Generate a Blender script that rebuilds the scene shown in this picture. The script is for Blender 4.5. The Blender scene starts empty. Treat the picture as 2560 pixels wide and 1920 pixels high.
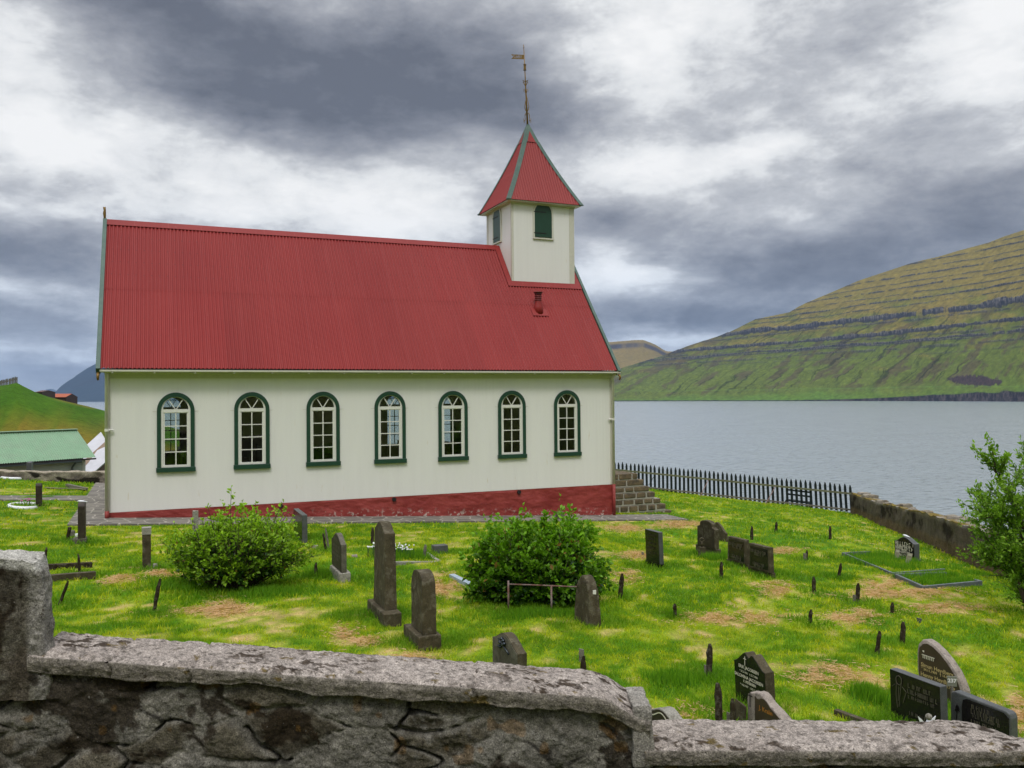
EXPOSURE = 0.42; ZENITH = 2.9; SUNE = 1.1; HAZE = 4.5e-5
import bpy, bmesh, math, random
import numpy as np
from mathutils import Vector, Matrix, noise as mnoise
random.seed(7); rng = np.random.default_rng(7)
R_ = math.radians
scene = bpy.context.scene
COL = scene.collection

# ------------------------------------------------------------------ camera
YAW, PITCH, ROLL, FPX = R_(23.2), R_(0.82), R_(0.5), 2100.0
FW = Vector((math.sin(YAW)*math.cos(PITCH), math.cos(YAW)*math.cos(PITCH), math.sin(PITCH)))
RT0 = Vector((math.cos(YAW), -math.sin(YAW), 0))
UP0 = RT0.cross(FW)
RT = RT0*math.cos(ROLL) - UP0*math.sin(ROLL)
UP = UP0*math.cos(ROLL) + RT0*math.sin(ROLL)
cam = bpy.data.cameras.new('camera'); co = bpy.data.objects.new('camera', cam); COL.objects.link(co)
m = Matrix((RT, UP, -FW)).transposed().to_4x4(); co.matrix_world = m
cam.sensor_width = 36; cam.lens = 36*FPX/2560; cam.clip_start = .1; cam.clip_end = 90000
scene.camera = co
F0 = Vector((math.sin(YAW), math.cos(YAW), 0))          # level forward

def ray(px, py): return FW + RT*((px-1280)/FPX) - UP*((py-960)/FPX)
def atY(px, py, Y): d = ray(px, py); return d*(Y/d.y)
def atX(px, py, X): d = ray(px, py); return d*(X/d.x)
def atZ(px, py, Z): d = ray(px, py); return d*(Z/d.z)
def proj(P): z = P.dot(FW); return (1280+FPX*P.dot(RT)/z, 960-FPX*P.dot(UP)/z)

# ------------------------------------------------------------------ world
scene.view_settings.view_transform = 'Standard'; scene.view_settings.look = 'None'
scene.view_settings.exposure = EXPOSURE if 'EXPOSURE' in globals() else 0.0
scene.view_settings.gamma = 1; scene.view_settings.use_curve_mapping = False
SUN_AZ, SUN_EL = R_(-158), R_(56)      # azimuth from +Y toward +X
w = bpy.data.worlds.new('World'); scene.world = w; w.use_nodes = True
nt = w.node_tree; nt.nodes.clear()
class NB:
    """tiny helper for node graphs"""
    def __init__(s, t): s.t = t
    def n(s, typ, **k):
        o = s.t.nodes.new(typ)
        for a, b in k.items(): setattr(o, a, b)
        return o
    def link(s, a, b): s.t.links.new(a, b)
    def val(s, sock, v):
        if isinstance(v, bpy.types.NodeSocket): s.link(v, sock)
        elif v is not None: sock.default_value = v
    def m(s, op, a, b=None, c=None, clamp=False):
        o = s.n('ShaderNodeMath', operation=op, use_clamp=clamp)
        s.val(o.inputs[0], a); s.val(o.inputs[1], b); s.val(o.inputs[2], c); return o.outputs[0]
    def vm(s, op, a, b=None, sc=None):
        o = s.n('ShaderNodeVectorMath', operation=op)
        s.val(o.inputs[0], a); s.val(o.inputs[1], b)
        if sc is not None: s.val(o.inputs['Scale'], sc)
        return o.outputs['Vector']
    def noise(s, vec, scale, detail=4, rough=.55, dist=0, out='Fac', lac=2.0):
        o = s.n('ShaderNodeTexNoise'); s.val(o.inputs['Vector'], vec)
        o.inputs['Scale'].default_value = scale; o.inputs['Detail'].default_value = detail
        o.inputs['Roughness'].default_value = rough; o.inputs['Distortion'].default_value = dist
        return o.outputs[out]
    def ramp(s, f, pts, interp='LINEAR'):
        o = s.n('ShaderNodeValToRGB'); s.val(o.inputs[0], f); cr = o.color_ramp; cr.interpolation = interp
        while len(cr.elements) < len(pts): cr.elements.new(.5)
        for e, (p, c) in zip(cr.elements, pts):
            e.position = p; e.color = (c, c, c, 1) if not hasattr(c, '__len__') else (*c[:3], 1)
        return o.outputs[0]
    def mix(s, f, a, b, blend='MIX'):
        o = s.n('ShaderNodeMix', data_type='RGBA', blend_type=blend)
        s.val(o.inputs[0], f)
        for sock, v in ((o.inputs[6], a), (o.inputs[7], b)):
            if isinstance(v, tuple): v = (*v[:3], 1)
            s.val(sock, v)
        return o.outputs[2]
    def map(s, v, a, b, c=0, d=1, smooth=True):
        o = s.n('ShaderNodeMapRange', interpolation_type='SMOOTHSTEP' if smooth else 'LINEAR')
        s.val(o.inputs[0], v)
        for i, q in enumerate((a, b, c, d)): o.inputs[i+1].default_value = q
        return o.outputs[0]
B = NB(nt)
tc = B.n('ShaderNodeTexCoord').outputs['Generated']
nrm = B.vm('NORMALIZE', tc)
sep = B.n('ShaderNodeSeparateXYZ'); B.link(nrm, sep.inputs[0]); dx, dy, dz = sep.outputs
az0 = B.m('ARCTAN2', dx, dy); el0 = B.m('ARCSINE', dz)
# clouds seen in perspective on a flat deck
inv = B.m('DIVIDE', 1.0, B.m('ADD', B.m('MAXIMUM', dz, 0.0), .16))
deck = B.n('ShaderNodeCombineXYZ'); B.link(B.m('MULTIPLY', dx, inv), deck.inputs[0]); B.link(B.m('MULTIPLY', dy, inv), deck.inputs[1]); deck = deck.outputs[0]
ang = B.n('ShaderNodeCombineXYZ'); B.link(az0, ang.inputs[0]); B.link(B.m('MULTIPLY', el0, 2.0), ang.inputs[1]); ang = ang.outputs[0]
wn = B.noise(ang, 3.0, 5, .62, 0, 'Color')
wsep = B.n('ShaderNodeSeparateColor'); B.link(wn, wsep.inputs[0])
az = B.m('ADD', az0, B.m('MULTIPLY', B.m('SUBTRACT', wsep.outputs[0], .5), .19))
el = B.m('ADD', el0, B.m('MULTIPLY', B.m('SUBTRACT', wsep.outputs[1], .5), .11))
BL = [(560,110,420,120,.80),(980,150,400,120,.85),(900,290,420,75,.60),(1300,240,200,130,.55),(640,260,260,60,.35),(60,470,160,45,.40),(330,20,240,50,.5),
      (80,650,230,60,.80),(110,800,230,48,.60),(30,930,200,40,.35),(2300,640,420,100,.85),(1850,690,300,60,.45),(1700,800,330,50,.80),(1580,560,200,50,.55),(1700,640,220,30,.5),
      (2080,70,300,50,.35),(1950,450,220,45,.35),(480,560,220,35,.15),(2450,480,160,50,.45),(1950,270,160,50,.25),(2300,330,200,40,.35),(420,420,110,35,.25),
      (60,180,160,150,-.55),(250,350,260,70,-.50),(470,330,140,50,-.2),(1580,180,170,150,-.50),(1750,60,200,70,-.35),(2430,90,220,100,-.65),(2500,250,130,60,-.5),(1720,400,300,80,-.55),(1560,690,130,40,-.85),(1500,640,60,40,-.5),
      (110,880,170,22,-.50),(1690,862,150,20,-.75),(780,470,420,70,-.45),(330,520,280,36,-.40),(1020,560,200,60,-.4),(90,560,200,30,-.45),(60,725,220,20,-.50),(2000,380,150,40,-.3)]
dk = None
for (px, py, rx, ry, a) in BL:
    d = ray(px, py).normalized(); a0 = math.atan2(d.x, d.y); e0 = math.asin(d.z)
    sx, sy = rx/FPX, ry/FPX
    u = B.m('MULTIPLY', B.m('SUBTRACT', az, a0), 1/sx); v = B.m('MULTIPLY', B.m('SUBTRACT', el, e0), 1/sy)
    q = B.m('ADD', B.m('MULTIPLY', u, u), B.m('MULTIPLY', v, v))
    g_ = B.m('MULTIPLY', B.m('POWER', 2.718, B.m('MULTIPLY', q, -.8)), a)
    dk = g_ if dk is None else B.m('ADD', dk, g_)
n1 = B.noise(deck, 1.3, 8, .60, .25); n2 = B.noise(ang, 9.0, 10, .66, .15)
n3 = B.noise(ang, 26.0, 8, .68, .1); n4 = B.m('ABSOLUTE', B.m('SUBTRACT', B.noise(ang, 6.0, 6, .6, .1), .5))
nn = B.m('ADD', B.m('ADD', B.m('MULTIPLY', B.m('SUBTRACT', n1, .5), 1.25), B.m('MULTIPLY', B.m('SUBTRACT', n2, .5), 1.15)), B.m('ADD', B.m('MULTIPLY', B.m('SUBTRACT', n3, .5), .30), B.m('MULTIPLY', B.m('SUBTRACT', .11, n4), 1.1)))
cl = B.m('ADD', B.m('ADD', B.m('MULTIPLY', dk, .80), nn), .16)
colr = B.ramp(B.m('MULTIPLY', B.m('ADD', cl, .3), .62), [(0.0,(.76,.76,.755)),(.18,(.64,.65,.655)),(.34,(.43,.44,.46)),(.54,(.285,.295,.322)),(.78,(.170,.181,.210)),(1.0,(.108,.117,.142))])
low = B.map(el0, 0.0, .24, 1, 0)
colr = B.mix(B.m('MULTIPLY', low, .50), colr, B.mix(1.0, colr, (.72,.92,1.22), 'MULTIPLY'))
hz = B.map(el0, -.005, .045, .45, 0)
colr = B.mix(hz, colr, (.50,.56,.64))
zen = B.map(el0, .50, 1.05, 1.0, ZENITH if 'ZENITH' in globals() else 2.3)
sky = B.n('ShaderNodeTexSky', sky_type='NISHITA'); sky.sun_disc = False; sky.sun_elevation = SUN_EL; sky.sun_rotation = SUN_AZ % (2*math.pi)
bgS = B.n('ShaderNodeBackground'); B.link(sky.outputs[0], bgS.inputs[0]); bgS.inputs[1].default_value = .05
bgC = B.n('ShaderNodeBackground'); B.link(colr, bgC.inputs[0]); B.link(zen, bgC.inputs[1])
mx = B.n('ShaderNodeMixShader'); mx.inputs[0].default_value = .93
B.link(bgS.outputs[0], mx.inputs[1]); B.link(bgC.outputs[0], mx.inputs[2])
wo = B.n('ShaderNodeOutputWorld'); B.link(mx.outputs[0], wo.inputs[0])

sl = bpy.data.lights.new('sun', 'SUN'); sl.energy = SUNE if 'SUNE' in globals() else 1.4; sl.angle = R_(14); sl.color = (1, .965, .90)
so = bpy.data.objects.new('sun', sl); COL.objects.link(so)
sd = Vector((math.sin(SUN_AZ)*math.cos(SUN_EL), math.cos(SUN_AZ)*math.cos(SUN_EL), math.sin(SUN_EL)))
so.rotation_euler = sd.to_track_quat('Z', 'Y').to_euler()

# ------------------------------------------------------------------ noise for geometry
def _h(ix, iy, s):
    h = (ix.astype(np.int64)*374761393 + iy.astype(np.int64)*668265263 + s*974634777) & 0xffffffff
    h = ((h ^ (h >> 13))*1274126177) & 0xffffffff
    h = ((h ^ (h >> 16))*2246822519) & 0xffffffff
    return ((h ^ (h >> 13)) & 0xffffff)/float(0xffffff)
def vn(x, y, s=0):
    x = np.asarray(x, float); y = np.asarray(y, float)
    ix = np.floor(x); iy = np.floor(y); fx = x-ix; fy = y-iy
    fx = fx*fx*fx*(fx*(fx*6-15)+10); fy = fy*fy*fy*(fy*(fy*6-15)+10)
    a = _h(ix, iy, s); b = _h(ix+1, iy, s); c = _h(ix, iy+1, s); d = _h(ix+1, iy+1, s)
    return (a*(1-fx)+b*fx)*(1-fy)+(c*(1-fx)+d*fx)*fy
def fbm(x, y, s=0, o=4, g=.5):
    t = 0; a = 1; n = 0
    for i in range(o):
        t = t+a*vn(np.asarray(x)*2**i+i*17.3, np.asarray(y)*2**i-i*9.1, s+i); n += a; a *= g
    return t/n
def sst(a, b, x): t = np.clip((x-a)/(b-a), 0, 1); return t*t*(3-2*t)
def lerp(a, b, t): return a+(b-a)*t

# ------------------------------------------------------------------ the lie of the land
SEA = -22.0
FA = np.array([20.76, 32.28]); FB = np.array([25.95, 25.6]); WC = np.array([17.3, 13.2])
FDIR = (FB-FA)/np.linalg.norm(FB-FA); FN = np.array([-FDIR[1], FDIR[0]])        # seaward normal
WDIR = (WC-FB)/np.linalg.norm(WC-FB); WN = np.array([-WDIR[1], WDIR[0]])
HP = [(-600,930),(-200,940),(0,962),(42,952),(60,962),(87,976),(116,987),(166,1001),(217,1013),(261,1025),(330,1042),(450,1075),(700,1130)]
HPW = np.array([[p.x, p.z] for p in [atY(a, b, 95) for a, b in HP]])
def gplane(x, y):
    x = np.asarray(x, float); y = np.asarray(y, float)
    z = -2.817-.0586*(x+1.0)-.04*np.maximum(0, x-16)
    return z
def gz(x, y, detail=True):
    x = np.asarray(x, float); y = np.asarray(y, float)
    zin = gplane(np.clip(x, -25, 60), y)
    if detail:
        flat = 1-sst(19.9, 20.6, y)*(1-sst(31, 32, y))*sst(-2.6, -2, x)*(1-sst(15, 15.6, x))
        zin = zin+((fbm(x*.55, y*.55, 3, 3)-.5)*.16+(fbm(x*2.6, y*2.6, 9, 3)-.5)*.05)*flat
    zin = zin-.16*np.clip(y-33, 0, 26)*(1-sst(6, 12, x))
    # seaward drop beyond fence and beyond the far wall
    d1 = (x-FA[0])*FN[0]+(y-FA[1])*FN[1]; d2 = (x-FB[0])*WN[0]+(y-FB[1])*WN[1]
    d = np.maximum(d1, d2)-.35
    drop = .8*np.clip(d, 0, None)
    z = zin-drop
    z = np.maximum(z, SEA-6)
    # green mound on the left beyond the sheds
    yy = np.maximum(y, 1)
    zr = np.interp(x/yy*95, HPW[:, 0], HPW[:, 1])
    up = sst(46, 95, y)*(1-sst(96, 150, y))
    base = np.where(y > 95, SEA-8, -7.0)
    hill = base+(zr-base)*np.where(y < 95, sst(50, 96, y), 1-sst(96, 170, y))
    hill = hill+(fbm(x*.2, y*.2, 5, 4)-.5)*1.0*sst(50, 70, y)*(1-sst(86, 95, y))
    sel = (y > 48)&(x/yy < .16)
    z = np.where(sel, np.maximum(z, hill), z)
    # the lane outside the churchyard wall is higher; a hillside rises behind it
    zc = x*F0.x+y*F0.y
    lane = -2.02-.05*(x*RT0.x+y*RT0.y)+np.clip(-y-6, 0, 400)*.42+np.clip(-y-6, 0, 60)*(fbm(x*.08, y*.08, 8, 3)-.5)*.5
    lane = np.clip(lane, -12, 160)
    z = lerp(lane, z, sst(4.18, 4.3, zc))
    far = np.sqrt(x*x+y*y)
    return lerp(z, SEA-8, sst(300, 600, far)*(y > -200))
def G(px, py):
    d = ray(px, py); z = -3.0
    for i in range(40):
        P = d*(z/d.z); z = float(gplane(P.x, P.y))
    P = d*(z/d.z); return Vector((P.x, P.y, P.z))
def onG(x, y): return Vector((x, y, float(gz(x, y))))

# ------------------------------------------------------------------ scene-graph helpers
def tag(o, label=None, cat=None, group=None, kind=None):
    if label: o['label'] = label
    if cat: o['category'] = cat
    if group: o['group'] = group
    if kind: o['kind'] = kind
    return o
def wloc(o):
    v = Vector((0, 0, 0))
    while o is not None: v += Vector(o.location); o = o.parent
    return v
def thing(name, loc, label, cat, group=None):
    o = bpy.data.objects.new(name, None); COL.objects.link(o); o.location = loc; o.empty_display_size = .1
    return tag(o, label, cat, group)
def emit(name, V, F, mat, parent=None, loc=None, smooth=False, col=None, bevel=0, sub=0):
    base = wloc(parent) if parent else Vector((0, 0, 0))
    own = Vector(loc)-base if loc is not None else Vector((0, 0, 0))
    off = base+own
    me = bpy.data.meshes.new(name)
    V = np.asarray(V, float)-np.array(off)
    if isinstance(F, np.ndarray):
        n, k = F.shape
        me.vertices.add(len(V)); me.vertices.foreach_set('co', V.ravel())
        me.loops.add(n*k); me.loops.foreach_set('vertex_index', F.ravel().astype(np.int32))
        me.polygons.add(n); me.polygons.foreach_set('loop_start', np.arange(0, n*k, k, dtype=np.int32))
        me.update(calc_edges=True)
    else:
        me.from_pydata([tuple(v) for v in V], [], F); me.update()
    if smooth: me.polygons.foreach_set('use_smooth', [True]*len(me.polygons))
    if col is not None:
        a = me.attributes.new('Col', 'FLOAT_COLOR', 'POINT')
        c = np.ones((len(V), 4)); c[:, :3] = col; a.data.foreach_set('color', c.ravel())
    if mat: me.materials.append(mat)
    o = bpy.data.objects.new(name, me); COL.objects.link(o)
    o.location = own
    if parent: o.parent = parent
    if bevel:
        b = o.modifiers.new('bevel', 'BEVEL'); b.width = bevel; b.segments = 2; b.limit_method = 'ANGLE'; b.angle_limit = R_(35)
    if sub:
        b = o.modifiers.new('sub', 'SUBSURF'); b.levels = b.render_levels = sub
    return o
class MB:
    def __init__(s): s.V = []; s.F = []
    def add(s, V, F):
        k = len(s.V); s.V += [Vector(v) for v in V]; s.F += [tuple(i+k for i in f) for f in F]; return s
    def box(s, x0, x1, y0, y1, z0, z1, M=None):
        V = [Vector((x, y, z)) for z in (z0, z1) for y in (y0, y1) for x in (x0, x1)]
        if M is not None: V = [M @ v for v in V]
        return s.add(V, [(0,2,3,1),(4,5,7,6),(0,1,5,4),(2,6,7,3),(0,4,6,2),(1,3,7,5)])
    def beam(s, p, q, a, b, up=Vector((0, 0, 1))):
        p = Vector(p); q = Vector(q); d = (q-p).normalized(); u = d.cross(up)
        if u.length < 1e-4: u = d.cross(Vector((1, 0, 0)))
        u.normalize(); v = u.cross(d)
        V = [c+u*(i*a/2)+v*(j*b/2) for c in (p, q) for i, j in ((-1,-1),(1,-1),(1,1),(-1,1))]
        return s.add(V, [(0,3,2,1),(4,5,6,7)]+[(i, (i+1) % 4, (i+1) % 4+4, i+4) for i in range(4)])
    def tube(s, pts, r, n=8, cap=True):
        pts = [Vector(p) for p in pts]; rs = r if hasattr(r, '__len__') else [r]*len(pts)
        V = []; prev = None
        for i, p in enumerate(pts):
            d = (pts[min(i+1, len(pts)-1)]-pts[max(i-1, 0)]).normalized()
            if prev is None:
                u = d.cross(Vector((0, 0, 1)))
                if u.length < 1e-3: u = d.cross(Vector((1, 0, 0)))
            else: u = prev-d*prev.dot(d)
            u.normalize(); prev = u; v = d.cross(u)
            V += [p+(u*math.cos(2*math.pi*k/n)+v*math.sin(2*math.pi*k/n))*rs[i] for k in range(n)]
        F = [(i*n+k, i*n+(k+1) % n, (i+1)*n+(k+1) % n, (i+1)*n+k) for i in range(len(pts)-1) for k in range(n)]
        if cap: F += [tuple(range(n))[::-1], tuple(range((len(pts)-1)*n, len(pts)*n))]
        return s.add(V, F)
    def lathe(s, prof, c, n=16):
        c = Vector(c); V = [c+Vector((r*math.cos(2*math.pi*k/n), r*math.sin(2*math.pi*k/n), z)) for r, z in prof for k in range(n)]
        F = [(i*n+k, i*n+(k+1) % n, (i+1)*n+(k+1) % n, (i+1)*n+k) for i in range(len(prof)-1) for k in range(n)]
        return s.add(V, F+[tuple(range(n))[::-1], tuple(range((len(prof)-1)*n, len(prof)*n))])
    def prism(s, outline, O, U, W, N, t):
        """outline in (u,w) on plane O+U*u+W*w, extruded t along N"""
        n = len(outline); O = Vector(O)
        V = [O+U*a+W*b for a, b in outline]+[O+U*a+W*b+N*t for a, b in outline]
        return s.add(V, [tuple(range(n)), tuple(range(n, 2*n))[::-1]]+[((i+1) % n, i, i+n, (i+1) % n+n) for i in range(n)])
    def ring(s, outer, inner, O, U, W, N, t):
        n = len(outer); O = Vector(O); P = lambda l, k: [O+U*a+W*b+N*k for a, b in l]
        V = P(outer, 0)+P(inner, 0)+P(outer, t)+P(inner, t)
        F = []
        for i in range(n):
            j = (i+1) % n
            F += [(i, j, n+j, n+i), (2*n+j, 2*n+i, 3*n+i, 3*n+j), (j, i, 2*n+i, 2*n+j), (n+i, n+j, 3*n+j, 3*n+i)]
        return s.add(V, F)
    def emit(s, name, mat, parent=None, **k):
        bm = bmesh.new()
        vs = [bm.verts.new(v) for v in s.V]
        for f in s.F:
            try: bm.faces.new([vs[i] for i in f])
            except ValueError: pass
        bmesh.ops.recalc_face_normals(bm, faces=bm.faces)
        V = [v.co.copy() for v in bm.verts]; bm.verts.index_update()
        F = [tuple(v.index for v in f.verts) for f in bm.faces]; bm.free()
        return emit(name, V, F, mat, parent, **k)
def copy_tree(o, parent=None):
    c = o.copy(); COL.objects.link(c); c.parent = parent
    for ch in list(o.children): copy_tree(ch, c)
    return c
X_, Y_, Z_ = Vector((1, 0, 0)), Vector((0, 1, 0)), Vector((0, 0, 1))

# ------------------------------------------------------------------ materials
def newmat(name):
    mt = bpy.data.materials.new(name); mt.use_nodes = True; t = mt.node_tree; t.nodes.clear()
    b = NB(t); p = b.n('ShaderNodeBsdfPrincipled'); o = b.n('ShaderNodeOutputMaterial'); b.link(p.outputs[0], o.inputs[0])
    b.p = p; b.o = o; b.pos = b.n('ShaderNodeNewGeometry').outputs['Position']
    return mt, b
def bump(b, h, strength=.4, dist=.01):
    o = b.n('ShaderNodeBump'); o.inputs['Strength'].default_value = strength; o.inputs['Distance'].default_value = dist
    b.val(o.inputs['Height'], h); b.link(o.outputs[0], b.p.inputs['Normal'])
def simple(name, c, rough=.6, var=.18, scale=6, bmp=0, bd=.005, metal=0, dirt=None, spec=.5, dirtamt=.5, dscale=3):
    mt, b = newmat(name)
    n = b.noise(b.pos, scale, 5, .6)
    f = b.ramp(n, [(.25, 1-var), (.75, 1+var*.6)])
    c2 = b.mix(1.0, tuple(c), f, 'MULTIPLY')
    if dirt:
        d = b.ramp(b.noise(b.pos, dscale, 6, .65), [(.45, 0), (.68, dirtamt)])
        c2 = b.mix(d, c2, tuple(dirt))
    b.val(b.p.inputs['Base Color'], c2); b.p.inputs['Roughness'].default_value = rough
    b.p.inputs['Metallic'].default_value = metal; b.p.inputs['Specular IOR Level'].default_value = spec
    if bmp: bump(b, b.noise(b.pos, scale*5, 4, .6), bmp, bd)
    return mt
M = {}
M['roof'] = None
mt, b = newmat('red_roof_paint')
sp = b.vm('MULTIPLY', b.pos, (1, .35, .35))
c = b.mix(b.ramp(b.noise(sp, .8, 5, .6), [(.3, 0), (.72, 1)]), (.232,.018,.017), (.268,.027,.024))
c = b.mix(b.ramp(b.noise(b.pos, 9, 3, .6), [(.66, 0), (.74, .30)]), c, (.34,.10,.09))
sx_ = b.n('ShaderNodeSeparateXYZ'); b.link(b.pos, sx_.inputs[0])
sheet = b.n('ShaderNodeTexWhiteNoise', noise_dimensions='2D'); cv_ = b.n('ShaderNodeCombineXYZ'); b.link(b.m('FLOOR', b.m('MULTIPLY', sx_.outputs[0], 1/.851)), cv_.inputs[0]); b.link(b.m('GREATER_THAN', sx_.outputs[2], 2.82), cv_.inputs[1]); b.link(cv_.outputs[0], sheet.inputs['Vector'])
c = b.mix(1.0, c, b.ramp(sheet.outputs['Value'], [(0, .95), (1, 1.05)]), 'MULTIPLY')
jl = b.m('LESS_THAN', b.m('ABSOLUTE', b.m('SUBTRACT', b.m('FRACT', b.m('MULTIPLY', sx_.outputs[0], 1/.851)), .5)), .012)
c = b.mix(b.m('MULTIPLY', jl, .18), c, (.42,.10,.10))
b.val(b.p.inputs['Base Color'], c); b.p.inputs['Roughness'].default_value = .55; b.p.inputs['Specular IOR Level'].default_value = .3; M['roof'] = mt
mt, b = newmat('white_cladding')
sp = b.vm('MULTIPLY', b.pos, (5, 5, .35))
c = b.mix(b.ramp(b.noise(sp, 1.0, 5, .6), [(.3, 0), (.75, 1)]), (.765,.748,.728), (.805,.79,.77))
c = b.mix(b.ramp(b.noise(b.vm('MULTIPLY', b.pos, (9, 9, 1.2)), 1.6, 3, .5), [(.70, 0), (.80, .5)]), c, (.55,.42,.22))
wv = b.n('ShaderNodeTexWave', wave_type='BANDS', bands_direction='X', wave_profile='SIN'); b.link(b.pos, wv.inputs[0]); wv.inputs['Scale'].default_value = 2.9
b.val(b.p.inputs['Base Color'], c); b.p.inputs['Roughness'].default_value = .5; bump(b, wv.outputs['Fac'], .10, .012); M['clad'] = mt
M['white'] = simple('white_paint', (.74,.73,.69), .45, .06, 12)
M['cream'] = simple('cream_trim', (.60,.58,.50), .5, .08, 10)
M['green'] = simple('green_paint', (.014,.055,.034), .42, .15, 5)
M['green2'] = simple('green_roof_trim', (.048,.105,.080), .5, .2, 4, dirt=(.12,.16,.13), dirtamt=.4)
M['gutter'] = simple('gutter_metal', (.62,.60,.52), .4, .1, 8)
M['dark'] = simple('dark_metal', (.012,.008,.01), .6, .2, 8)
M['gold'] = simple('weathered_gilding', (.20,.115,.018), .42, .35, 20, metal=.35)
M['inside'] = simple('inside_timber', (.13,.10,.075), .7, .2, 3)
M['pew'] = simple('pew_timber', (.10,.045,.03), .5, .2, 3)
mt, b = newmat('window_glass')
gl = b.n('ShaderNodeBsdfGlossy'); gl.inputs['Roughness'].default_value = .015
tr = b.n('ShaderNodeBsdfTransparent'); tr.inputs[0].default_value = (.86,.9,.88,1)
fr = b.n('ShaderNodeFresnel'); fr.inputs[0].default_value = 1.75
mxs = b.n('ShaderNodeMixShader'); b.link(fr.outputs[0], mxs.inputs[0]); b.link(tr.outputs[0], mxs.inputs[1]); b.link(gl.outputs[0], mxs.inputs[2]); b.link(mxs.outputs[0], b.o.inputs[0]); M['glass'] = mt
mt, b = newmat('red_plinth_paint')
c = b.mix(b.ramp(b.noise(b.pos, 2.2, 6, .6), [(.3, 0), (.7, 1)]), (.22,.020,.017), (.32,.048,.040))
hz_ = b.n('ShaderNodeSeparateXYZ'); b.link(b.pos, hz_.inputs[0])
at = b.n('ShaderNodeAttribute', attribute_name='Col'); s3 = b.n('ShaderNodeSeparateColor'); b.link(at.outputs['Color'], s3.inputs[0])
pl_ = b.m('MULTIPLY', s3.outputs[0], b.ramp(b.noise(b.pos, 7, 5, .7), [(.55, 0), (.60, 1)]))
c = b.mix(pl_, c, (.50,.42,.37))
b.val(b.p.inputs['Base Color'], c); b.p.inputs['Roughness'].default_value = .6; bump(b, b.noise(b.pos, 14, 6, .6), .5, .02); M['plinth'] = mt
def colmat(name, rough=.9, spec=.2, var=.3, scale=8, bmp=.5, bd=.01, extra=None, bscale=None, detail=6):
    mt, b = newmat(name)
    at = b.n('ShaderNodeAttribute', attribute_name='Col').outputs['Color']
    f = b.ramp(b.noise(b.pos, scale, detail, .65), [(.22, 1-var), (.78, 1+var)])
    c = b.mix(1.0, at, f, 'MULTIPLY')
    if extra: c = extra(b, c)
    b.val(b.p.inputs['Base Color'], c); b.p.inputs['Roughness'].default_value = rough; b.p.inputs['Specular IOR Level'].default_value = spec
    if bmp: bump(b, b.noise(b.pos, bscale or scale*3, 6, .65), bmp, bd)
    return mt
def speck(b, c):
    g1_ = b.ramp(b.noise(b.pos, 130, 3, .75), [(.30, .45), (.50, .95), (.72, 1.75)])
    c = b.mix(1.0, c, g1_, 'MULTIPLY')
    g2_ = b.ramp(b.noise(b.vm('ADD', b.pos, (7, 1, 2)), 34, 5, .7), [(.33, .60), (.66, 1.35)])
    c = b.mix(1.0, c, g2_, 'MULTIPLY')
    w1 = b.ramp(b.noise(b.vm('ADD', b.pos, (2, 8, 1)), 62, 4, .7), [(.66, 0), (.71, .55)]); c = b.mix(w1, c, (.42,.40,.37))
    w2 = b.ramp(b.noise(b.vm('ADD', b.pos, (5, 3, 1)), 42, 4, .7), [(.62, 0), (.67, .85)]); c = b.mix(w2, c, (.022,.018,.014))
    w3 = b.ramp(b.noise(b.vm('ADD', b.pos, (9, 3, 1)), 9, 6, .75), [(.64, 0), (.67, .9)])
    return b.mix(w3, c, (.030,.018,.008))
M['masonry'] = colmat('rubble_masonry', .93, .15, .35, 7, 1.0, .016, speck, 45)
M['coping'] = colmat('pebbly_concrete', .93, .2, .25, 12, 1.0, .012, speck, 90)
def leafmat(name, tr=.35, rough=.5):
    mt, b = newmat(name)
    at = b.n('ShaderNodeAttribute', attribute_name='Col').outputs['Color']
    b.val(b.p.inputs['Base Color'], at); b.p.inputs['Roughness'].default_value = rough; b.p.inputs['Specular IOR Level'].default_value = .3
    t = b.n('ShaderNodeBsdfTranslucent'); b.link(b.mix(1.0, at, (1.0,1.15,.5), 'MULTIPLY'), t.inputs[0])
    mx = b.n('ShaderNodeMixShader'); mx.inputs[0].default_value = tr
    b.link(b.p.outputs[0], mx.inputs[1]); b.link(t.outputs[0], mx.inputs[2]); b.link(mx.outputs[0], b.o.inputs[0]); return mt
M['leaf'] = leafmat('leaves', .35, .45); M['grass'] = leafmat('grass_blades', .40, .7)
def turf(b, c):
    c = b.mix(1.0, c, b.ramp(b.noise(b.pos, 1.6, 6, .7), [(.3, .72), (.7, 1.28)]), 'MULTIPLY')
    return b.mix(1.0, c, b.ramp(b.noise(b.vm('MULTIPLY', b.pos, (1, 1, 2.5)), 45, 3, .7), [(.3, .6), (.7, 1.4)]), 'MULTIPLY')
M['ground'] = colmat('turf_soil', .95, .1, .30, 9, .8, .04, turf)
M['bark'] = simple('bark', (.07,.05,.035), .9, .35, 18, .5)
def stonemat(name, c, c2, rough=.75, sc=9, lich=None, la=.5, bm=.5, spec=.35):
    mt, b = newmat(name)
    cc = b.mix(b.ramp(b.noise(b.pos, sc, 6, .65), [(.3, 0), (.7, 1)]), c, c2)
    sp = b.ramp(b.noise(b.pos, sc*14, 2, .6), [(.35, .75), (.65, 1.25)]); cc = b.mix(1.0, cc, sp, 'MULTIPLY')
    if lich:
        l = b.ramp(b.noise(b.vm('ADD', b.pos, (3, 1, 7)), sc*1.2, 6, .7), [(.52, 0), (.62, la)]); cc = b.mix(l, cc, lich)
    b.val(b.p.inputs['Base Color'], cc); b.p.inputs['Roughness'].default_value = rough; b.p.inputs['Specular IOR Level'].default_value = spec
    if bm: bump(b, b.noise(b.pos, sc*6, 5, .65), bm, .012)
    return mt
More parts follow.
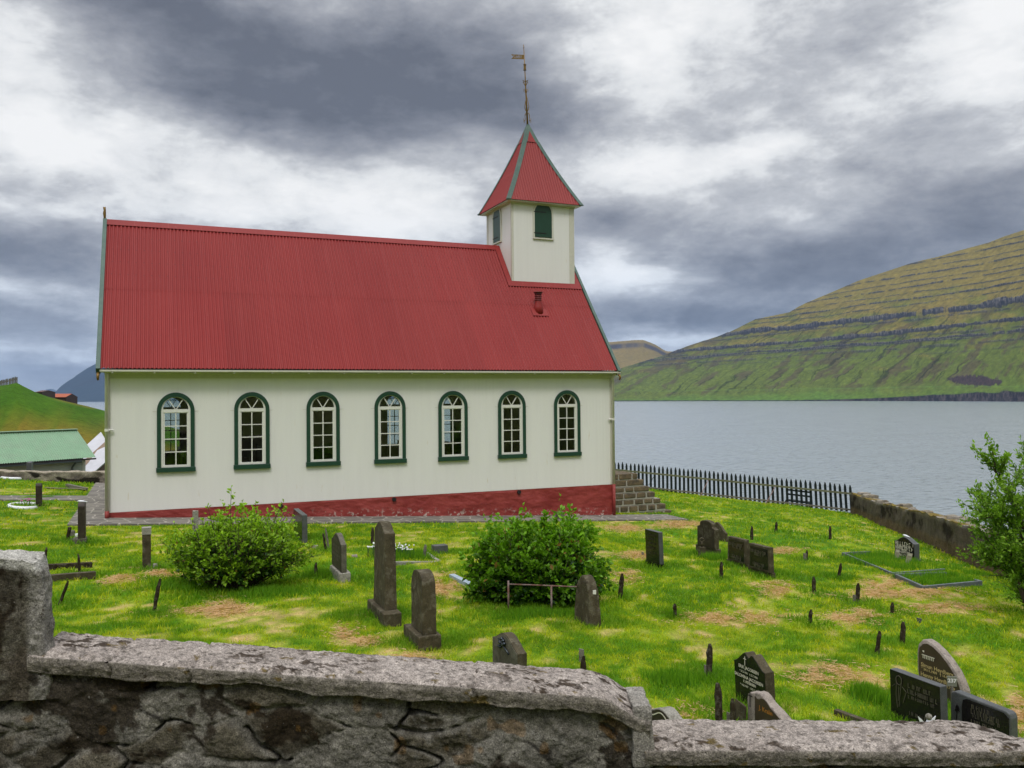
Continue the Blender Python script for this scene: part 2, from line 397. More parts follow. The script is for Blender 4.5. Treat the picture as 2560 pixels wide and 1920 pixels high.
M['brownstone'] = stonemat('weathered_brown_stone', (.034,.027,.013), (.082,.066,.036), .85, 7, (.17,.155,.11), .5)
M['rough_grey'] = stonemat('rough_grey_granite', (.075,.068,.050), (.16,.148,.115), .9, 9, (.05,.045,.03), .5, .8)
M['polished'] = stonemat('polished_black_granite', (.008,.007,.007), (.016,.014,.013), .22, 5, None, 0, 0, .45)
M['darkbrown'] = stonemat('dark_weathered_face', (.022,.014,.010), (.042,.030,.020), .6, 8, (.10,.09,.06), .2, .2)
M['pink'] = stonemat('pinkish_granite', (.24,.20,.17), (.36,.31,.27), .85, 12, (.10,.08,.08), .5, .7)
M['slate'] = stonemat('grey_slate_stone', (.055,.058,.060), (.105,.11,.112), .5, 8, (.06,.06,.06), .4, .4)
M['concrete'] = stonemat('old_concrete', (.20,.19,.16), (.34,.32,.28), .9, 6, (.07,.06,.04), .7, .6)
M['letter'] = simple('pale_lettering', (.62,.58,.46), .6, .05, 20)
M['gletter'] = simple('gilt_lettering', (.50,.38,.17), .5, .05, 20)
M['oletter'] = simple('orange_lettering', (.42,.17,.03), .5, .05, 20)
M['dletter'] = simple('faint_lettering', (.095,.083,.060), .6, .05, 20)
M['stake'] = stonemat('mossy_old_timber', (.020,.014,.009), (.050,.038,.024), .95, 14, (.14,.125,.10), .6, .9, .1)
M['stake2'] = stonemat('grey_timber', (.13,.12,.10), (.22,.20,.165), .9, 14, (.05,.04,.03), .5, .6, .1)
M['rust'] = simple('rusty_iron', (.16,.075,.055), .8, .4, 20, .5, dirt=(.35,.33,.33), dirtamt=.5, dscale=6)
M['chalk'] = simple('white_glaze', (.78,.79,.84), .35, .04, 20)
M['bluekerb'] = stonemat('blue_grey_kerb', (.24,.31,.38), (.36,.43,.50), .7, 9, (.5,.5,.5), .3)
M['bluedark'] = stonemat('dark_blue_grey_kerb', (.085,.10,.105), (.15,.17,.175), .6, 9, None, 0, .3)
M['wood'] = stonemat('weathered_fence_board', (.003,.008,.009), (.008,.015,.016), .8, 6, (.02,.03,.025), .3, .3)
M['rail'] = stonemat('mossy_rail', (.10,.10,.055), (.2,.2,.13), .9, 6)
# ------------------------------------------------------------------ ground sheet
PATCH = [(1830,1545,150,22,1.),(520,1528,130,18,1.),(560,1520,60,30,.7),(2260,1490,170,16,1.),(2370,1530,120,16,1.),(2210,1465,60,25,.8),(1110,1465,60,35,1.1),(1230,1455,30,25,.6),
         (900,1600,60,25,.7),(700,1560,90,25,.6),(300,1455,60,12,.8),(410,1440,50,10,.7),(880,1580,50,22,.8),(1040,1660,80,30,.8),(1720,1800,120,45,.9),(2080,1690,130,40,.8),
         (1940,1475,60,22,.9),(1560,1440,50,20,.8),(1600,1390,70,12,.8),(1700,1312,70,12,.9),(1560,1320,50,12,.7),(2140,1545,90,18,.7),(2545,1790,30,60,1.),(1960,1375,50,8,.9),
         (770,1385,60,15,.8),(890,1345,60,12,.6),(1100,1350,120,10,.5),(1420,1460,50,20,.4),(1350,1560,90,20,.5),(1130,1700,80,20,.5),(1480,1660,120,40,.5),(250,1365,40,10,.8),(80,1365,80,10,.8),
         (2010,1560,90,25,.5),(1640,1580,60,20,.5),(2400,1620,100,25,.4),(1250,1310,200,8,.5),(870,1320,300,8,.45),(1840,1440,40,12,.6),(2500,1560,60,25,.5),(60,1225,50,8,.7),(30,1215,40,8,.5)]
PW = []
for (px, py, rx, ry, a) in PATCH:
    p = G(px, py); q = G(px+rx, py); r1 = G(px, py+ry)
    PW.append((p.x, p.y, (q-p).xy, (r1-p).xy, a))
def dry(x, y):
    """0 lush .. 1 straw"""
    x = np.asarray(x, float); y = np.asarray(y, float)
    n = fbm(x*.75, y*.75, 21, 5, .6); n2 = fbm(x*3.1, y*3.1, 31, 4, .6)
    near = 1-sst(9, 19, np.sqrt(x*x+y*y))
    n3 = fbm(x*6.5, y*6.5, 35, 3, .6)
    d = (n-.5)*1.5+(n2-.5)*1.6+(n3-.5)*1.5+.17+.14*near-.12*sst(-1, -4, x)*sst(18, 24, y)
    wx = (fbm(x*1.7, y*1.7, 41, 3)-.5)*1.1; wy = (fbm(x*1.7, y*1.7, 51, 3)-.5)*1.1
    for (cx, cy, u, v, a) in PW:
        lu, lv = u.length, max(v.length, .35); uu = u/lu; 
        ex = (x-cx+wx)*uu.x+(y-cy+wy)*uu.y; ey = -(x-cx+wx)*uu.y+(y-cy+wy)*uu.x
        d = d+a*.56*np.exp(-((ex/lu)**2+(ey/lv)**2)*.9)
    return np.clip(d, 0, 1.25)
def lush(x, y): return np.clip((fbm(x*.5+9, y*.5, 61, 4)-.46)*4, 0, 1)
# extra tall dark grass around things: filled in as things are placed
TUFT = []
def grow(a0, a1, step, far, n):
    L = list(np.arange(a0, a1+1e-6, step)); k = step
    lo = [a0]; hi = [L[-1]]
    s = step
    while hi[-1] < far: s *= 1.16; hi.append(hi[-1]+s)
    s = step
    while lo[-1] > -far: s *= 1.16; lo.append(lo[-1]-s)
    return np.array(sorted(lo[1:])+L+hi[1:])
def build_ground():
    xs = grow(-13, 32, .16, 16000, 0); ys = grow(3.2, 36, .16, 40000, 0)
    X, Y = np.meshgrid(xs, ys); Z = gz(X, Y)
    n, m_ = X.shape
    V = np.stack([X, Y, Z], -1).reshape(-1, 3)
    i = np.arange((n-1)*(m_-1)); r = i//(m_-1); c = i % (m_-1); a = r*m_+c
    F = np.stack([a, a+1, a+m_+1, a+m_], -1)
    x, y = V[:, 0], V[:, 1]
    D = dry(x, y); Lh = lush(x, y)
    g1 = np.array([.06,.16,.005]); g2 = np.array([.20,.28,.010]); st = np.array([.50,.36,.15])
    col = lerp(g1, g2, np.clip(D*1.6, 0, 1)[:, None]); col = lerp(col, st, (sst(.60, 1.05, D)*(.25+.75*sst(.35, .6, fbm(x*9, y*9, 36, 3))))[:, None])
    # mound & slopes: greener, with rusty-yellow patches low down
    hm = (y > 40)
    hz_ = V[:, 2]
    hd = sst(.50, .66, fbm(x*.11, y*.11, 71, 5, .6))*sst(-.6, -3.2, hz_)+.55*sst(.60, .70, fbm(x*.25+5, y*.25, 72, 4))
    gg = lerp(np.array([.024,.080,.004]), np.array([.062,.140,.007]), fbm(x*.6, y*.6, 73, 4)[:, None])
    hc = lerp(gg, np.array([.20,.135,.020]), np.clip(hd, 0, 1)[:, None])
    hc = lerp(hc, np.array([.13,.085,.03]), (sst(.62, .72, fbm(x*.3, y*.3, 75, 4, .6))*sst(-1.5, -3, hz_)*.7)[:, None])
    col = np.where(hm[:, None], hc, col)
    # behind the lane: rough dark hillside
    bk = (x*F0.x+y*F0.y) < 4.25
    col = np.where(bk[:, None], lerp(np.array([.05,.09,.015]), np.array([.13,.12,.04]), fbm(x*.3, y*.3, 80, 4)[:, None]), col)
    o = emit('ground', V, F, M['ground'], smooth=True, col=col); tag(o, kind='structure'); return o
build_ground()

# ------------------------------------------------------------------ sea
mt, b = newmat('sea_water')
b.p.inputs['Base Color'].default_value = (.055,.085,.105,1); b.p.inputs['Roughness'].default_value = .22; b.p.inputs['IOR'].default_value = 1.33
p1 = b.vm('MULTIPLY', b.pos, (.35, .9, 1)); h1 = b.noise(p1, .9, 5, .65, .3); h2 = b.noise(b.vm('MULTIPLY', b.pos, (.03, .06, 1)), 1.0, 4, .6)
big = b.ramp(h2, [(.35, .25), (.65, 1.0)])
bump(b, b.m('MULTIPLY', h1, big), 1.0, .55)
dc = b.mix(b.ramp(b.noise(b.vm('MULTIPLY', b.pos, (.25, .8, 1)), 1.0, 5, .75), [(.50, 0), (.72, 1)]), (.27,.31,.34), (.06,.09,.11)); b.val(b.p.inputs['Base Color'], dc)
M['sea'] = mt
xs = grow(-200, 900, 50, 40000, 0); X, Y = np.meshgrid(xs, xs); n, m_ = X.shape
V = np.stack([X, Y, X*0+SEA], -1).reshape(-1, 3); i = np.arange((n-1)*(m_-1)); r = i//(m_-1); c = i % (m_-1); a = r*m_+c
tag(emit('sea', V, np.stack([a, a+1, a+m_+1, a+m_], -1), M['sea']), kind='structure')

# ------------------------------------------------------------------ far hills
def hill(name, prof, shore_px, D0, D1, rscale, colf, mat, nu=700, nv=220, top_extra=.5, seed=0, cliff=None):
    """prof: skyline (px,py). D0,D1: shore distances at first/last px; ridge is rscale times farther."""
    px0, px1 = prof[0][0], prof[-1][0]
    u = np.linspace(0, 1, nu); v = np.linspace(0, 1, nv)
    PX = px0+(px1-px0)*u; SK = np.interp(PX, [p[0] for p in prof], [p[1] for p in prof])
    Ds = lerp(D0, D1, u)
    dirs = np.array([list(ray(a, 990)) for a in PX]); dirs[:, 2] = 0
    sky = np.array([list(ray(a, b_)) for a, b_ in zip(PX, SK)])
    U, Vv = np.meshgrid(u, v)
    rs = rscale(U) if callable(rscale) else rscale
    dist = Ds[None, :]*lerp(1.0, rs, Vv)
    zt = sky[None, :, 2]*Ds[None, :]*(rs if not np.isscalar(rs) else rs)      # skyline height at ridge distance
    X = dirs[None, :, 0]*dist; Y = dirs[None, :, 1]*dist
    h = Vv**1.12
    Z = SEA+(zt-SEA)*h
    Z, C = colf(X, Y, Z, U, Vv, zt)
    # back side
    Xb = dirs[:, 0]*Ds*(rs[0] if not np.isscalar(rs) else rs)*1.5; Yb = dirs[:, 1]*Ds*(rs[0] if not np.isscalar(rs) else rs)*1.5
    X = np.vstack([X, Xb[None]]); Y = np.vstack([Y, Yb[None]]); Z = np.vstack([Z, np.full((1, nu), SEA-10.)]); C = np.concatenate([C, C[-1:]], 0)
    n, m_ = X.shape
    V = np.stack([X, Y, Z], -1).reshape(-1, 3)
    i = np.arange((n-1)*(m_-1)); r = i//(m_-1); c = i % (m_-1); a = r*m_+c
    o = emit(name, V, np.stack([a, a+1, a+m_+1, a+m_], -1), mat, smooth=True, col=C.reshape(-1, 3))
    return tag(o, kind='structure')
M['hill'] = colmat('moorland_hillside', .95, .05, .42, .06, 0, 1, None, None, 8)
def hcol(X, Y, Z, U, V, zt):
    s = U*1500; z = Z+0*U
    n = (fbm(s*.018, z*.03, 11, 6, .6)-.5); q_ = s-z*.75+n*30
    H = (Z-SEA)/(zt.max()-SEA); zm = zt.max()-SEA; base = Z-SEA
    col = lerp(np.array([.098,.128,.020]), np.array([.190,.150,.034]), sst(.22, .66, H+n*.7)[..., None])
    col = lerp(col, np.array([.080,.160,.022]), (sst(.14, .0, V+n*.15)*.8)[..., None])
    col = col*lerp(.60, 1.40, fbm(s*.16, z*.10, 19, 6, .7))[..., None]
    sc = sst(.54, .64, fbm(q_*.05, z*.016, 15, 5, .65)); col = lerp(col, np.array([.075,.048,.035]), (sc*sst(.62, .35, H)*sst(.05, .15, V)*.65)[..., None])
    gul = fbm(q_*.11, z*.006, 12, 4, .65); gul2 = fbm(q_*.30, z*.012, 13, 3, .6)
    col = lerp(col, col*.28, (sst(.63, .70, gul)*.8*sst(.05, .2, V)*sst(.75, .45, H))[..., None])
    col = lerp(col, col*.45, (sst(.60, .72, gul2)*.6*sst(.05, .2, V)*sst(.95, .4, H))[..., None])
    Z2 = Z.copy()
    for k, (f, dip, th, st) in enumerate([(.500,.085,.021,1.),(.462,.07,.007,.6),(.388,.075,.012,.95),(.350,.06,.006,.6),(.325,.05,.008,.85),(.312,.05,.005,.7),(.275,.03,.007,.55),(.57,.085,.004,.75),(.61,.08,.006,.9),(.655,.085,.004,.75),(.70,.07,.005,.9),(.74,.07,.004,.75),(.79,.06,.006,.9),(.84,.06,.004,.75),(.89,.06,.006,.9),(.94,.06,.004,.75),(.235,.02,.004,.3)]):
        c0 = (f+dip*(1-U)*-.35+(fbm(s*.006+k*9, s*0+k, 90+k, 5, .6)-.5)*.026)*zm
        wv = th*zm*(.30+1.4*fbm(s*.035+k*5, s*0, 60+k, 4, .6))
        d = (base-c0)/wv+(fbm(s*.22, z*.15, 71+k, 3)-.5)*.9
        msk = sst(1.05, .70, np.abs(d))*min(1, st*1.2)*sst(.30, .46, fbm(s*.05, s*0+k*3.3, 30+k, 5, .6)+.16*(k in (0, 2, 4)))
        br = fbm(s*.9, z*.06, 17+k, 4, .7)
        rock = lerp(np.array([.020,.021,.028]), np.array([.150,.140,.13]), (sst(.38, .72, br)*sst(-1.0, .8, d))[..., None])
        col = lerp(col, rock, np.clip(msk, 0, 1)[..., None]); Z2 = Z2+msk*wv*.35*sst(-1, 1, d)
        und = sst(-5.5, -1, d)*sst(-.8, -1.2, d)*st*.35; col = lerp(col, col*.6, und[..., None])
    ch = lerp(2.5, 25, sst(.3, .68, U))*(.75+.5*fbm(s*.03, s*0, 5, 4, .6))
    cm = sst(1.12, .95, (Z-SEA)/ch)
    col = lerp(col, lerp(np.array([.010,.010,.016]), np.array([.06,.052,.055]), sst(.35, .7, fbm(s*.3, z*.12, 44, 5, .7))[..., None]), cm[..., None])
    qn = (fbm(s*.11, z*.06, 57, 4, .65)-.5); qx = (U-QU)/.036+qn*.55; qz = (base-QZ+6*qx)/QH+(fbm(s*.25, z*.1, 58, 4, .6)-.5)*1.1
    q = sst(1.12, .92, np.abs(qx)**3+np.maximum(qz-.25*qx, -qz*(1+.5*np.maximum(-qx, 0))))
    col = lerp(col, lerp(np.array([.014,.012,.018]), np.array([.075,.05,.045]), fbm(s*.4, z*.15, 45, 4, .7)[..., None]), q[..., None])
    rd = np.abs(base-(33+4*fbm(s*.01, s*0, 3, 2)))
    col = lerp(col, np.array([.10,.19,.04]), (sst(1.6, .4, rd)*.5)[..., None])
    Z2 = Z2+n*6*sst(0, .2, V)*sst(1, .9, V)
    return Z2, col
QP = cz_ = None
QU = (((1440+1965*.5063)-(1440-60*.5063))/(3600*.5063-0+60*.5063)); QZ = 50.0; QH = 13.0
def cz(x, y): return (1440+x*.5063, 560+y*.5063)
prof = [cz(-60,790)]+[cz(a, b_) for a, b_ in [(150,745),(230,710),(330,680),(400,660),(455,640),(490,628),(560,600),(640,575),(740,543),(800,515),(845,492),(890,470),(980,452),(1060,435),(1100,410),(1140,390),(1260,340),(1400,280),(1520,240),(1640,200),(1720,178),(1800,160),(1900,130),(2050,90),(2120,62),(2212,32),(2400,-30),(2800,-120),(3600,-200)]]
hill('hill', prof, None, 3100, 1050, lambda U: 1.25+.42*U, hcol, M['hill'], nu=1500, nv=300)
def hcol2(X, Y, Z, U, V, zt):
    s = U*300; n = fbm(s*.05, V*6, 3, 5)
    col = lerp(np.array([.15,.12,.035]), np.array([.21,.15,.055]), n[..., None])
    col = lerp(col, np.array([.05,.045,.05]), (sst(.86, .9, V+n*.03)*sst(.97, .93, V)*sst(.2, .5, fbm(s*.06, V*0, 4, 3)))[..., None])
    col = lerp(col, np.array([.07,.15,.03]), sst(.4, .1, V+n*.1)[..., None])
    return Z, col
prof = [cz(-400,560)]+[cz(a, b_) for a, b_ in [(-200,560),(60,560),(100,562),(150,573),(165,583),(230,578),(290,573),(335,572),(370,585),(400,598),(430,618),(450,628),(520,632),(700,690),(900,800)]]
hill('far_hill', prof, None, 4200, 4200, 1.3, hcol2, M['hill'], nu=200, nv=60)
def hcol3(X, Y, Z, U, V, zt):
    n = fbm(U*60, V*14, 3, 5); col = lerp(np.array([.014,.026,.034]), np.array([.026,.040,.046]), n[..., None])
    col = lerp(col, np.array([.02,.02,.025]), (sst(.6, .8, fbm(U*8, V*22, 8, 3)))[..., None])
    return Z, col
def c4(x, y): return (x*.1808, 900+y*.1808)
prof = [c4(a, b_) for a, b_ in [(640,566),(700,500),(735,465),(770,440),(810,395),(840,365),(900,320),(960,280),(1020,245),(1060,210),(1130,165),(1200,118),(1260,85),(1320,55),(1400,10),(1600,-90),(2000,-200),(3000,-260),(5000,-100),(6500,300),(7000,560)]]
hill('distant_island', prof, None, 9000, 9000, 1.12, hcol3, M['hill'], nu=240, nv=60)
prof = [c4(a, b_) for a, b_ in [(520,566),(575,445),(600,430),(640,408),(690,400),(740,405),(790,428),(900,470),(1200,560)]]
hill('faint_island', prof, None, 15500, 15500, 1.1, hcol3, M['hill'], nu=120, nv=30)

# ------------------------------------------------------------------ church
CX0, CX1, CY = -1.0, 12.70, 22.0
RY, RZ, EY, EZ = 25.05, 4.83, 21.70, .735
SL = (RZ-EZ)/(RY-EY); BY = 2*RY-CY
church = thing('church', (5.85, 25.05, -3.2), 'white wooden church with red corrugated roof, red plinth and square bell tower', 'church')
WX = [.53, 2.305, 4.08, 5.86, 7.64, 9.41, 11.17]; WR = .335; WSP = -.285; WSB = -1.655
def arch(r, sp, bot, n=14, cx=0, sq=1.0):
    return [(cx+r, bot)]+[(cx+r*math.cos(math.pi*k/n), sp+r*sq*math.sin(math.pi*k/n)) for k in range(n+1)]+[(cx-r, bot)]
def holed_wall(name, rect, holes, O, U, W, N, t, mat, parent, **k):
    bm = bmesh.new()
    def P(a, b_): return Vector(O)+U*a+W*b_
    ed = []
    for loop in [rect]+holes:
        vs = [bm.verts.new(P(*p)) for p in loop]
        ed += [bm.edges.new((vs[i], vs[(i+1) % len(vs)])) for i in range(len(vs))]
    bmesh.ops.triangle_fill(bm, use_beauty=True, edges=ed)
    f = bm.faces[:]
    r = bmesh.ops.extrude_face_region(bm, geom=f)
    bmesh.ops.translate(bm, verts=[v for v in r['geom'] if isinstance(v, bmesh.types.BMVert)], vec=N*t)
    bmesh.ops.recalc_face_normals(bm, faces=bm.faces)
    bm.verts.index_update(); V = [v.co.copy() for v in bm.verts]; F = [tuple(v.index for v in q.verts) for q in bm.faces]; bm.free()
    return emit(name, V, F, mat, parent, **k)
holes = [arch(WR, WSP, WSB, cx=x) for x in WX]
wf = holed_wall('front_wall', [(CX0, -2.67), (CX1, -2.67), (CX1, .70), (CX0, .70)], holes, (0, CY, 0), X_, Z_, Y_, .22, M['clad'], church)
wb = holed_wall('rear_wall', [(CX0, -2.67), (CX1, -2.67), (CX1, .70), (CX0, .70)], holes, (0, BY-.22, 0), X_, Z_, Y_, .22, M['clad'], church)
for nm, x in (('gable_wall', CX0), ('gable_wall', CX1-.2)):
    mb = MB(); mb.prism([(CY+.222, -2.67), (BY-.222, -2.67), (BY-.222, .70), (RY, RZ-.35), (CY+.222, .70)], (x, 0, 0), Y_, Z_, X_, .2); mb.emit(nm, M['clad'], church)
mb = MB(); mb.box(CX0+.2, CX1-.2, CY+.22, BY-.22, -2.5, -2.42); mb.emit('floor', M['inside'], church)
mb = MB(); mb.box(CX0+.2, CX1-.2, CY+.22, BY-.22, .66, .70); mb.emit('ceiling', M['inside'], church)
mb = MB()
mb.box(CX0+.205, CX0+.23, CY+.24, BY-.24, -2.42, .65); mb.emit('lining', M['inside'], church); mb = MB(); mb.box(CX1-.23, CX1-.205, CY+.24, BY-.24, -2.42, .65); mb.emit('lining', M['inside'], church)
for k in range(9):
    for ya, yb in ((CY+.5, RY-.5), (RY+.5, BY-.5)):
        mb = MB(); x = .7+k*1.15
        mb.box(x, x+.05, ya, yb, -2.42, -1.45); mb.box(x+.05, x+.42, ya, yb, -2.02, -1.98); mb.box(x, x+.45, ya, ya+.04, -2.42, -1.5); mb.emit('pew', M['pew'], church)
# plinth (rough plastered stone)
nx, nz = 520, 48
U, V_ = np.meshgrid(np.linspace(CX0+.02, CX1-.02, nx), np.linspace(0, 1, nz))
zb = gplane(U, CY)-.12; Zp = lerp(zb, -2.672, V_)
hgt = (zb+.12)
dd = .055*(fbm(U*2.2+Zp, Zp*4, 4, 5, .55)-.5)+.05*np.abs(fbm(U*1.1, Zp*2.6, 6, 4)-.5)
Yp = CY-.015-dd*sst(1.0, .93, V_)
C = np.zeros((nx*nz, 3)); C[:, 0] = (sst(.3, .05, (Zp-hgt))*.85*sst(2.5, 5, U)).ravel()
Vp = np.stack([U, Yp, Zp], -1).reshape(-1, 3); i = np.arange((nx-1)*(nz-1)); r = i//(nx-1); c = i % (nx-1); a = r*nx+c
plinth = emit('plinth', Vp, np.stack([a, a+1, a+nx+1, a+nx], -1), M['plinth'], church, smooth=True, col=C)
mb = MB(); mb.box(CX0+.02, CX1-.02, CY+.02, BY, -4.6, -2.675); o = mb.emit('foundation', M['plinth'], church)
for x in (3.0, 5.95, 9.6):
    mb = MB(); p = atY(*proj(Vector((x, CY-.06, -2.73))), CY-.06); mb.tube([(x, CY-.075, -2.735), (x, CY+.05, -2.735)], .055, 12); mb.emit('vent_hole', M['dark'], church)
# window: green frame > white sash, sill, glass
def make_window(cx, parent, flip=1, y0=CY):
    yo = y0-.045*flip; N = Y_*flip
    mb = MB()
    out = arch(.425, WSP, WSB, 24, 0, 1.04); inn = arch(WR, WSP, WSB, 24, 0, 1.0)
    mb.ring([out[0]]+out[1:-1]+[out[-1]], inn, (cx, yo, 0), X_, Z_, N, .048)
    f = mb.emit('window', M['green'], parent, loc=(cx, y0, WSP))
    s = MB()
    o2 = arch(WR-.002, WSP, WSB+.001, 24); i2 = arch(WR-.05, WSP+.035, WSB+.055, 24)
    i2[0] = (WR-.05, WSB+.055); i2[-1] = (-(WR-.05), WSB+.055)
    s.ring(o2, i2, (cx, y0-.02*flip, 0), X_, Z_, N, .06)
    ys = sorted((y0+.0*flip, y0+.035*flip))
    s.box(cx-WR+.05, cx+WR-.05, *sorted((y0-.012*flip, y0+.04*flip)), WSP-.045, WSP+.035)
    s.box(cx-WR+.045, cx-WR+.085, *ys, WSB+.05, WSP-.045); s.box(cx+WR-.085, cx+WR-.045, *ys, WSB+.05, WSP-.045)
    s.box(cx-.012, cx+.012, *ys, WSB+.05, WSP-.045)
    rows = np.linspace(WSB+.055, WSP-.06, 5)
    for z in rows[1:-1]: s.box(cx-WR+.08, cx+WR-.08, *sorted((y0-.003*flip, y0+.033*flip)), z-.011, z+.011)
    s.box(cx-WR+.08, cx+WR-.08, *ys, rows[-1], WSP-.045)
    for sg in (-1, 1): s.beam((cx+sg*.012, y0+.015*flip, WSP+.035), (cx+sg*.155, y0+.015*flip, WSP+.262), .02, .03, Y_)
    s.emit('sash', M['white'], f)
    g = MB(); g.prism(arch(WR-.04, WSP, WSB+.03, 24), (cx, y0+.018*flip, 0), X_, Z_, N, .003); g.emit('pane', M['glass'], f)
    q = MB(); q.box(cx-.445, cx+.445, *sorted((y0-.075*flip, y0)), WSB-.115, WSB-.001)
    q.emit('sill', M['green'], f, bevel=.008)
    return f
w0 = make_window(WX[0], church)
for x in WX[1:]:
    c = copy_tree(w0, church); c.location.x += x-WX[0]
w1 = make_window(WX[0], church, -1, BY)
for x in WX[1:]:
    c = copy_tree(w1, church); c.location.x += x-WX[0]
for x in WX:
    for sg in (-1, 1): mb = MB(); mb.box(*sorted((x+sg*.43, x+sg*.52)), CY-.006, CY, WSP-.018, WSP-.010); mb.emit('drip_strip', M['cream'], church)
# corner boards, eaves board, gutter
for x0, x1, x2, x3 in ((CX0-.012, CX0+.09, CX0-.014, CX0-.002), (CX1-.09, CX1+.012, CX1+.002, CX1+.014)):
    mb = MB(); mb.box(x0, x1, CY-.024, CY-.002, -2.668, .655); mb.box(x2, x3, CY-.0021, CY+.12, -2.66, .66); mb.emit('corner_board', M['cream'], church)
mb = MB(); mb.box(CX0+.09, CX1-.09, CY-.03, CY-.003, .50, .64); mb.emit('frieze_board', M['cream'], church)
mb = MB(); mb.box(CX0-.10, CX1+.10, EY+.03, CY-.004, .635, .665); mb.emit('soffit', M['cream'], church)
mb = MB(); mb.box(CX0-.12, CX1+.10, EY-.035, EY+.05, .655, .695); mb.emit('gutter', M['gutter'], church)
for k in range(16):
    mb = MB(); x = CX0+.15+k*.905; mb.tube([(x, EY+.0, .655), (x, EY+.0, .615)], .022, 8); mb.emit('gutter_hook', M['gutter'], church)
for x, red in ((CX0+.02, -2.62), (CX1-.03, -2.66)):
    gy = float(gplane(x, CY-.1))
    mb = MB(); mb.tube([(x, EY+.06, .66), (x, CY-.09, .50), (x, CY-.09, red)], .042, 12); d_ = mb.emit('downpipe', M['cream'], church, smooth=True)
    mb = MB(); mb.tube([(x, CY-.092, red), (x, CY-.092, gy)], .048, 12); mb.emit('pipe_foot', M['plinth'], d_, smooth=True)
    mb = MB(); mb.tube([(x+(.13 if x < 5 else -.13), CY-.05, -.72), (x, CY-.09, -.72)], .024, 8); mb.tube([(x, CY-.09, -.75), (x, CY-.09, -.69)], .05, 10); mb.emit('pipe_bracket', M['white'], d_)
# corrugated roof
def corr(name, P0, U, S, w_, l_, mat, parent, pitch=.0945, amp=.018, clipf=None, rows=2, **k):
    """sheet at P0; corrugations run along S (length l_), across U (width w_)"""
    N = U.cross(S).normalized(); 
    if N.z < 0: N = -N
    n = int(w_/pitch*8)+1; us = np.linspace(0, w_, n); off = amp*np.cos(us/pitch*2*math.pi)
    V = []; 
    lo, hi = (clipf or (lambda u: (0, l_)))(0), None
    for k2 in range(rows):
        for u_, o_ in zip(us, off):
            a, b_ = clipf(u_) if clipf else (0, l_)
            V.append(P0+U*u_+S*(a+(b_-a)*k2/(rows-1))+N*o_)
    F = [(r_*n+i, r_*n+i+1, (r_+1)*n+i+1, (r_+1)*n+i) for r_ in range(rows-1) for i in range(n-1)]
    return emit(name, V, F, mat, parent, smooth=True, **k)
SD = Vector((0, RY-EY, RZ-EZ)); LS = SD.length; SD.normalize(); NRM = X_.cross(SD).normalized()
SDb = Vector((0, -(RY-EY), RZ-EZ)).normalized()
RX0, RX1 = CX0-.13, CX1+.02
roof = corr('roof', Vector((RX0, EY, EZ)), X_, SD, RX1-RX0, LS*.515, M['roof'], church)
corr('upper_sheet', Vector((RX0, EY, EZ))+SD*(LS*.50)+NRM*.006, X_, SD, RX1-RX0, LS*.50, M['roof'], roof)
corr('rear_sheet', Vector((RX0, 2*RY-EY, EZ)), X_, SDb, RX1-RX0, LS, M['roof'], roof)
mb = MB(); mb.box(RX0, RX1, EY+.02, EY+.045, EZ-.045, EZ-.012)
mb.emit('eaves_strip', M['dark'], roof)
# nails in rows
mb = MB()
for f_ in (.09, .20, .31, .40, .47, .60, .69, .78, .87):
    P = Vector((0, EY, EZ))+SD*(LS*f_)+NRM*((.016) if f_ < .5 else .027)
    nn_ = int((RX1-RX0)/(.0945*2))
    for k in range(nn_):
        x = RX0+k*.189+.0; q = P+X_*x
        mb.add([q-X_*.008-SD*.008, q+X_*.008-SD*.008, q+X_*.008+SD*.008, q-X_*.008+SD*.008], [(0,1,2,3)])
nl = mb.emit('nail_heads', M['dark'], roof); nl['kind'] = 'stuff'
mb = MB(); TX0 = 10.32
rp = Vector((0, RY, RZ))
for s_, N_ in ((SD, NRM), (SDb, Vector((0, -NRM.y, NRM.z)))):
    a = rp+N_*.035-s_*.20; bq = rp+N_*.035+Vector((0, 0, .01))
    mb.add([a+X_*RX0, a+X_*TX0, bq+X_*TX0, bq+X_*RX0], [(0,1,2,3)])
    a2 = a-N_*.02; mb.add([a+X_*RX0, a+X_*TX0, a2+X_*TX0, a2+X_*RX0], [(0,3,2,1)])
mb.emit('ridge_cap', M['roof'], roof)
# flashings round the tower foot
TX1, TY0, TY1, TZ = 12.50, 24.0, 26.1, 6.12
mb = MB(); f0 = (TY0-EY)/(RY-EY)*LS
def rp3(x, s_, n_): return Vector((x, EY, EZ))+SD*s_+NRM*n_
for sgn in (0,):
    mb.add([rp3(TX0-.18, f0-.20, .034), rp3(CX1-.0, f0-.20, .034), rp3(CX1-.0, f0+.02, .040), rp3(TX0-.02, f0+.02, .040)], [(0,1,2,3)])
    mb.add([rp3(TX0-.18, f0-.20, .034), rp3(TX0-.02, f0+.02, .040), rp3(TX0-.005, LS, .040), rp3(TX0-.18, LS, .034)], [(0,1,2,3)])
    mb.add([rp3(TX1+.0, f0+.0, .036), rp3(CX1, f0, .036), rp3(CX1, LS, .036), rp3(TX1, LS, .036)], [(0,1,2,3)])
mb.emit('flashing', M['roof'], roof)
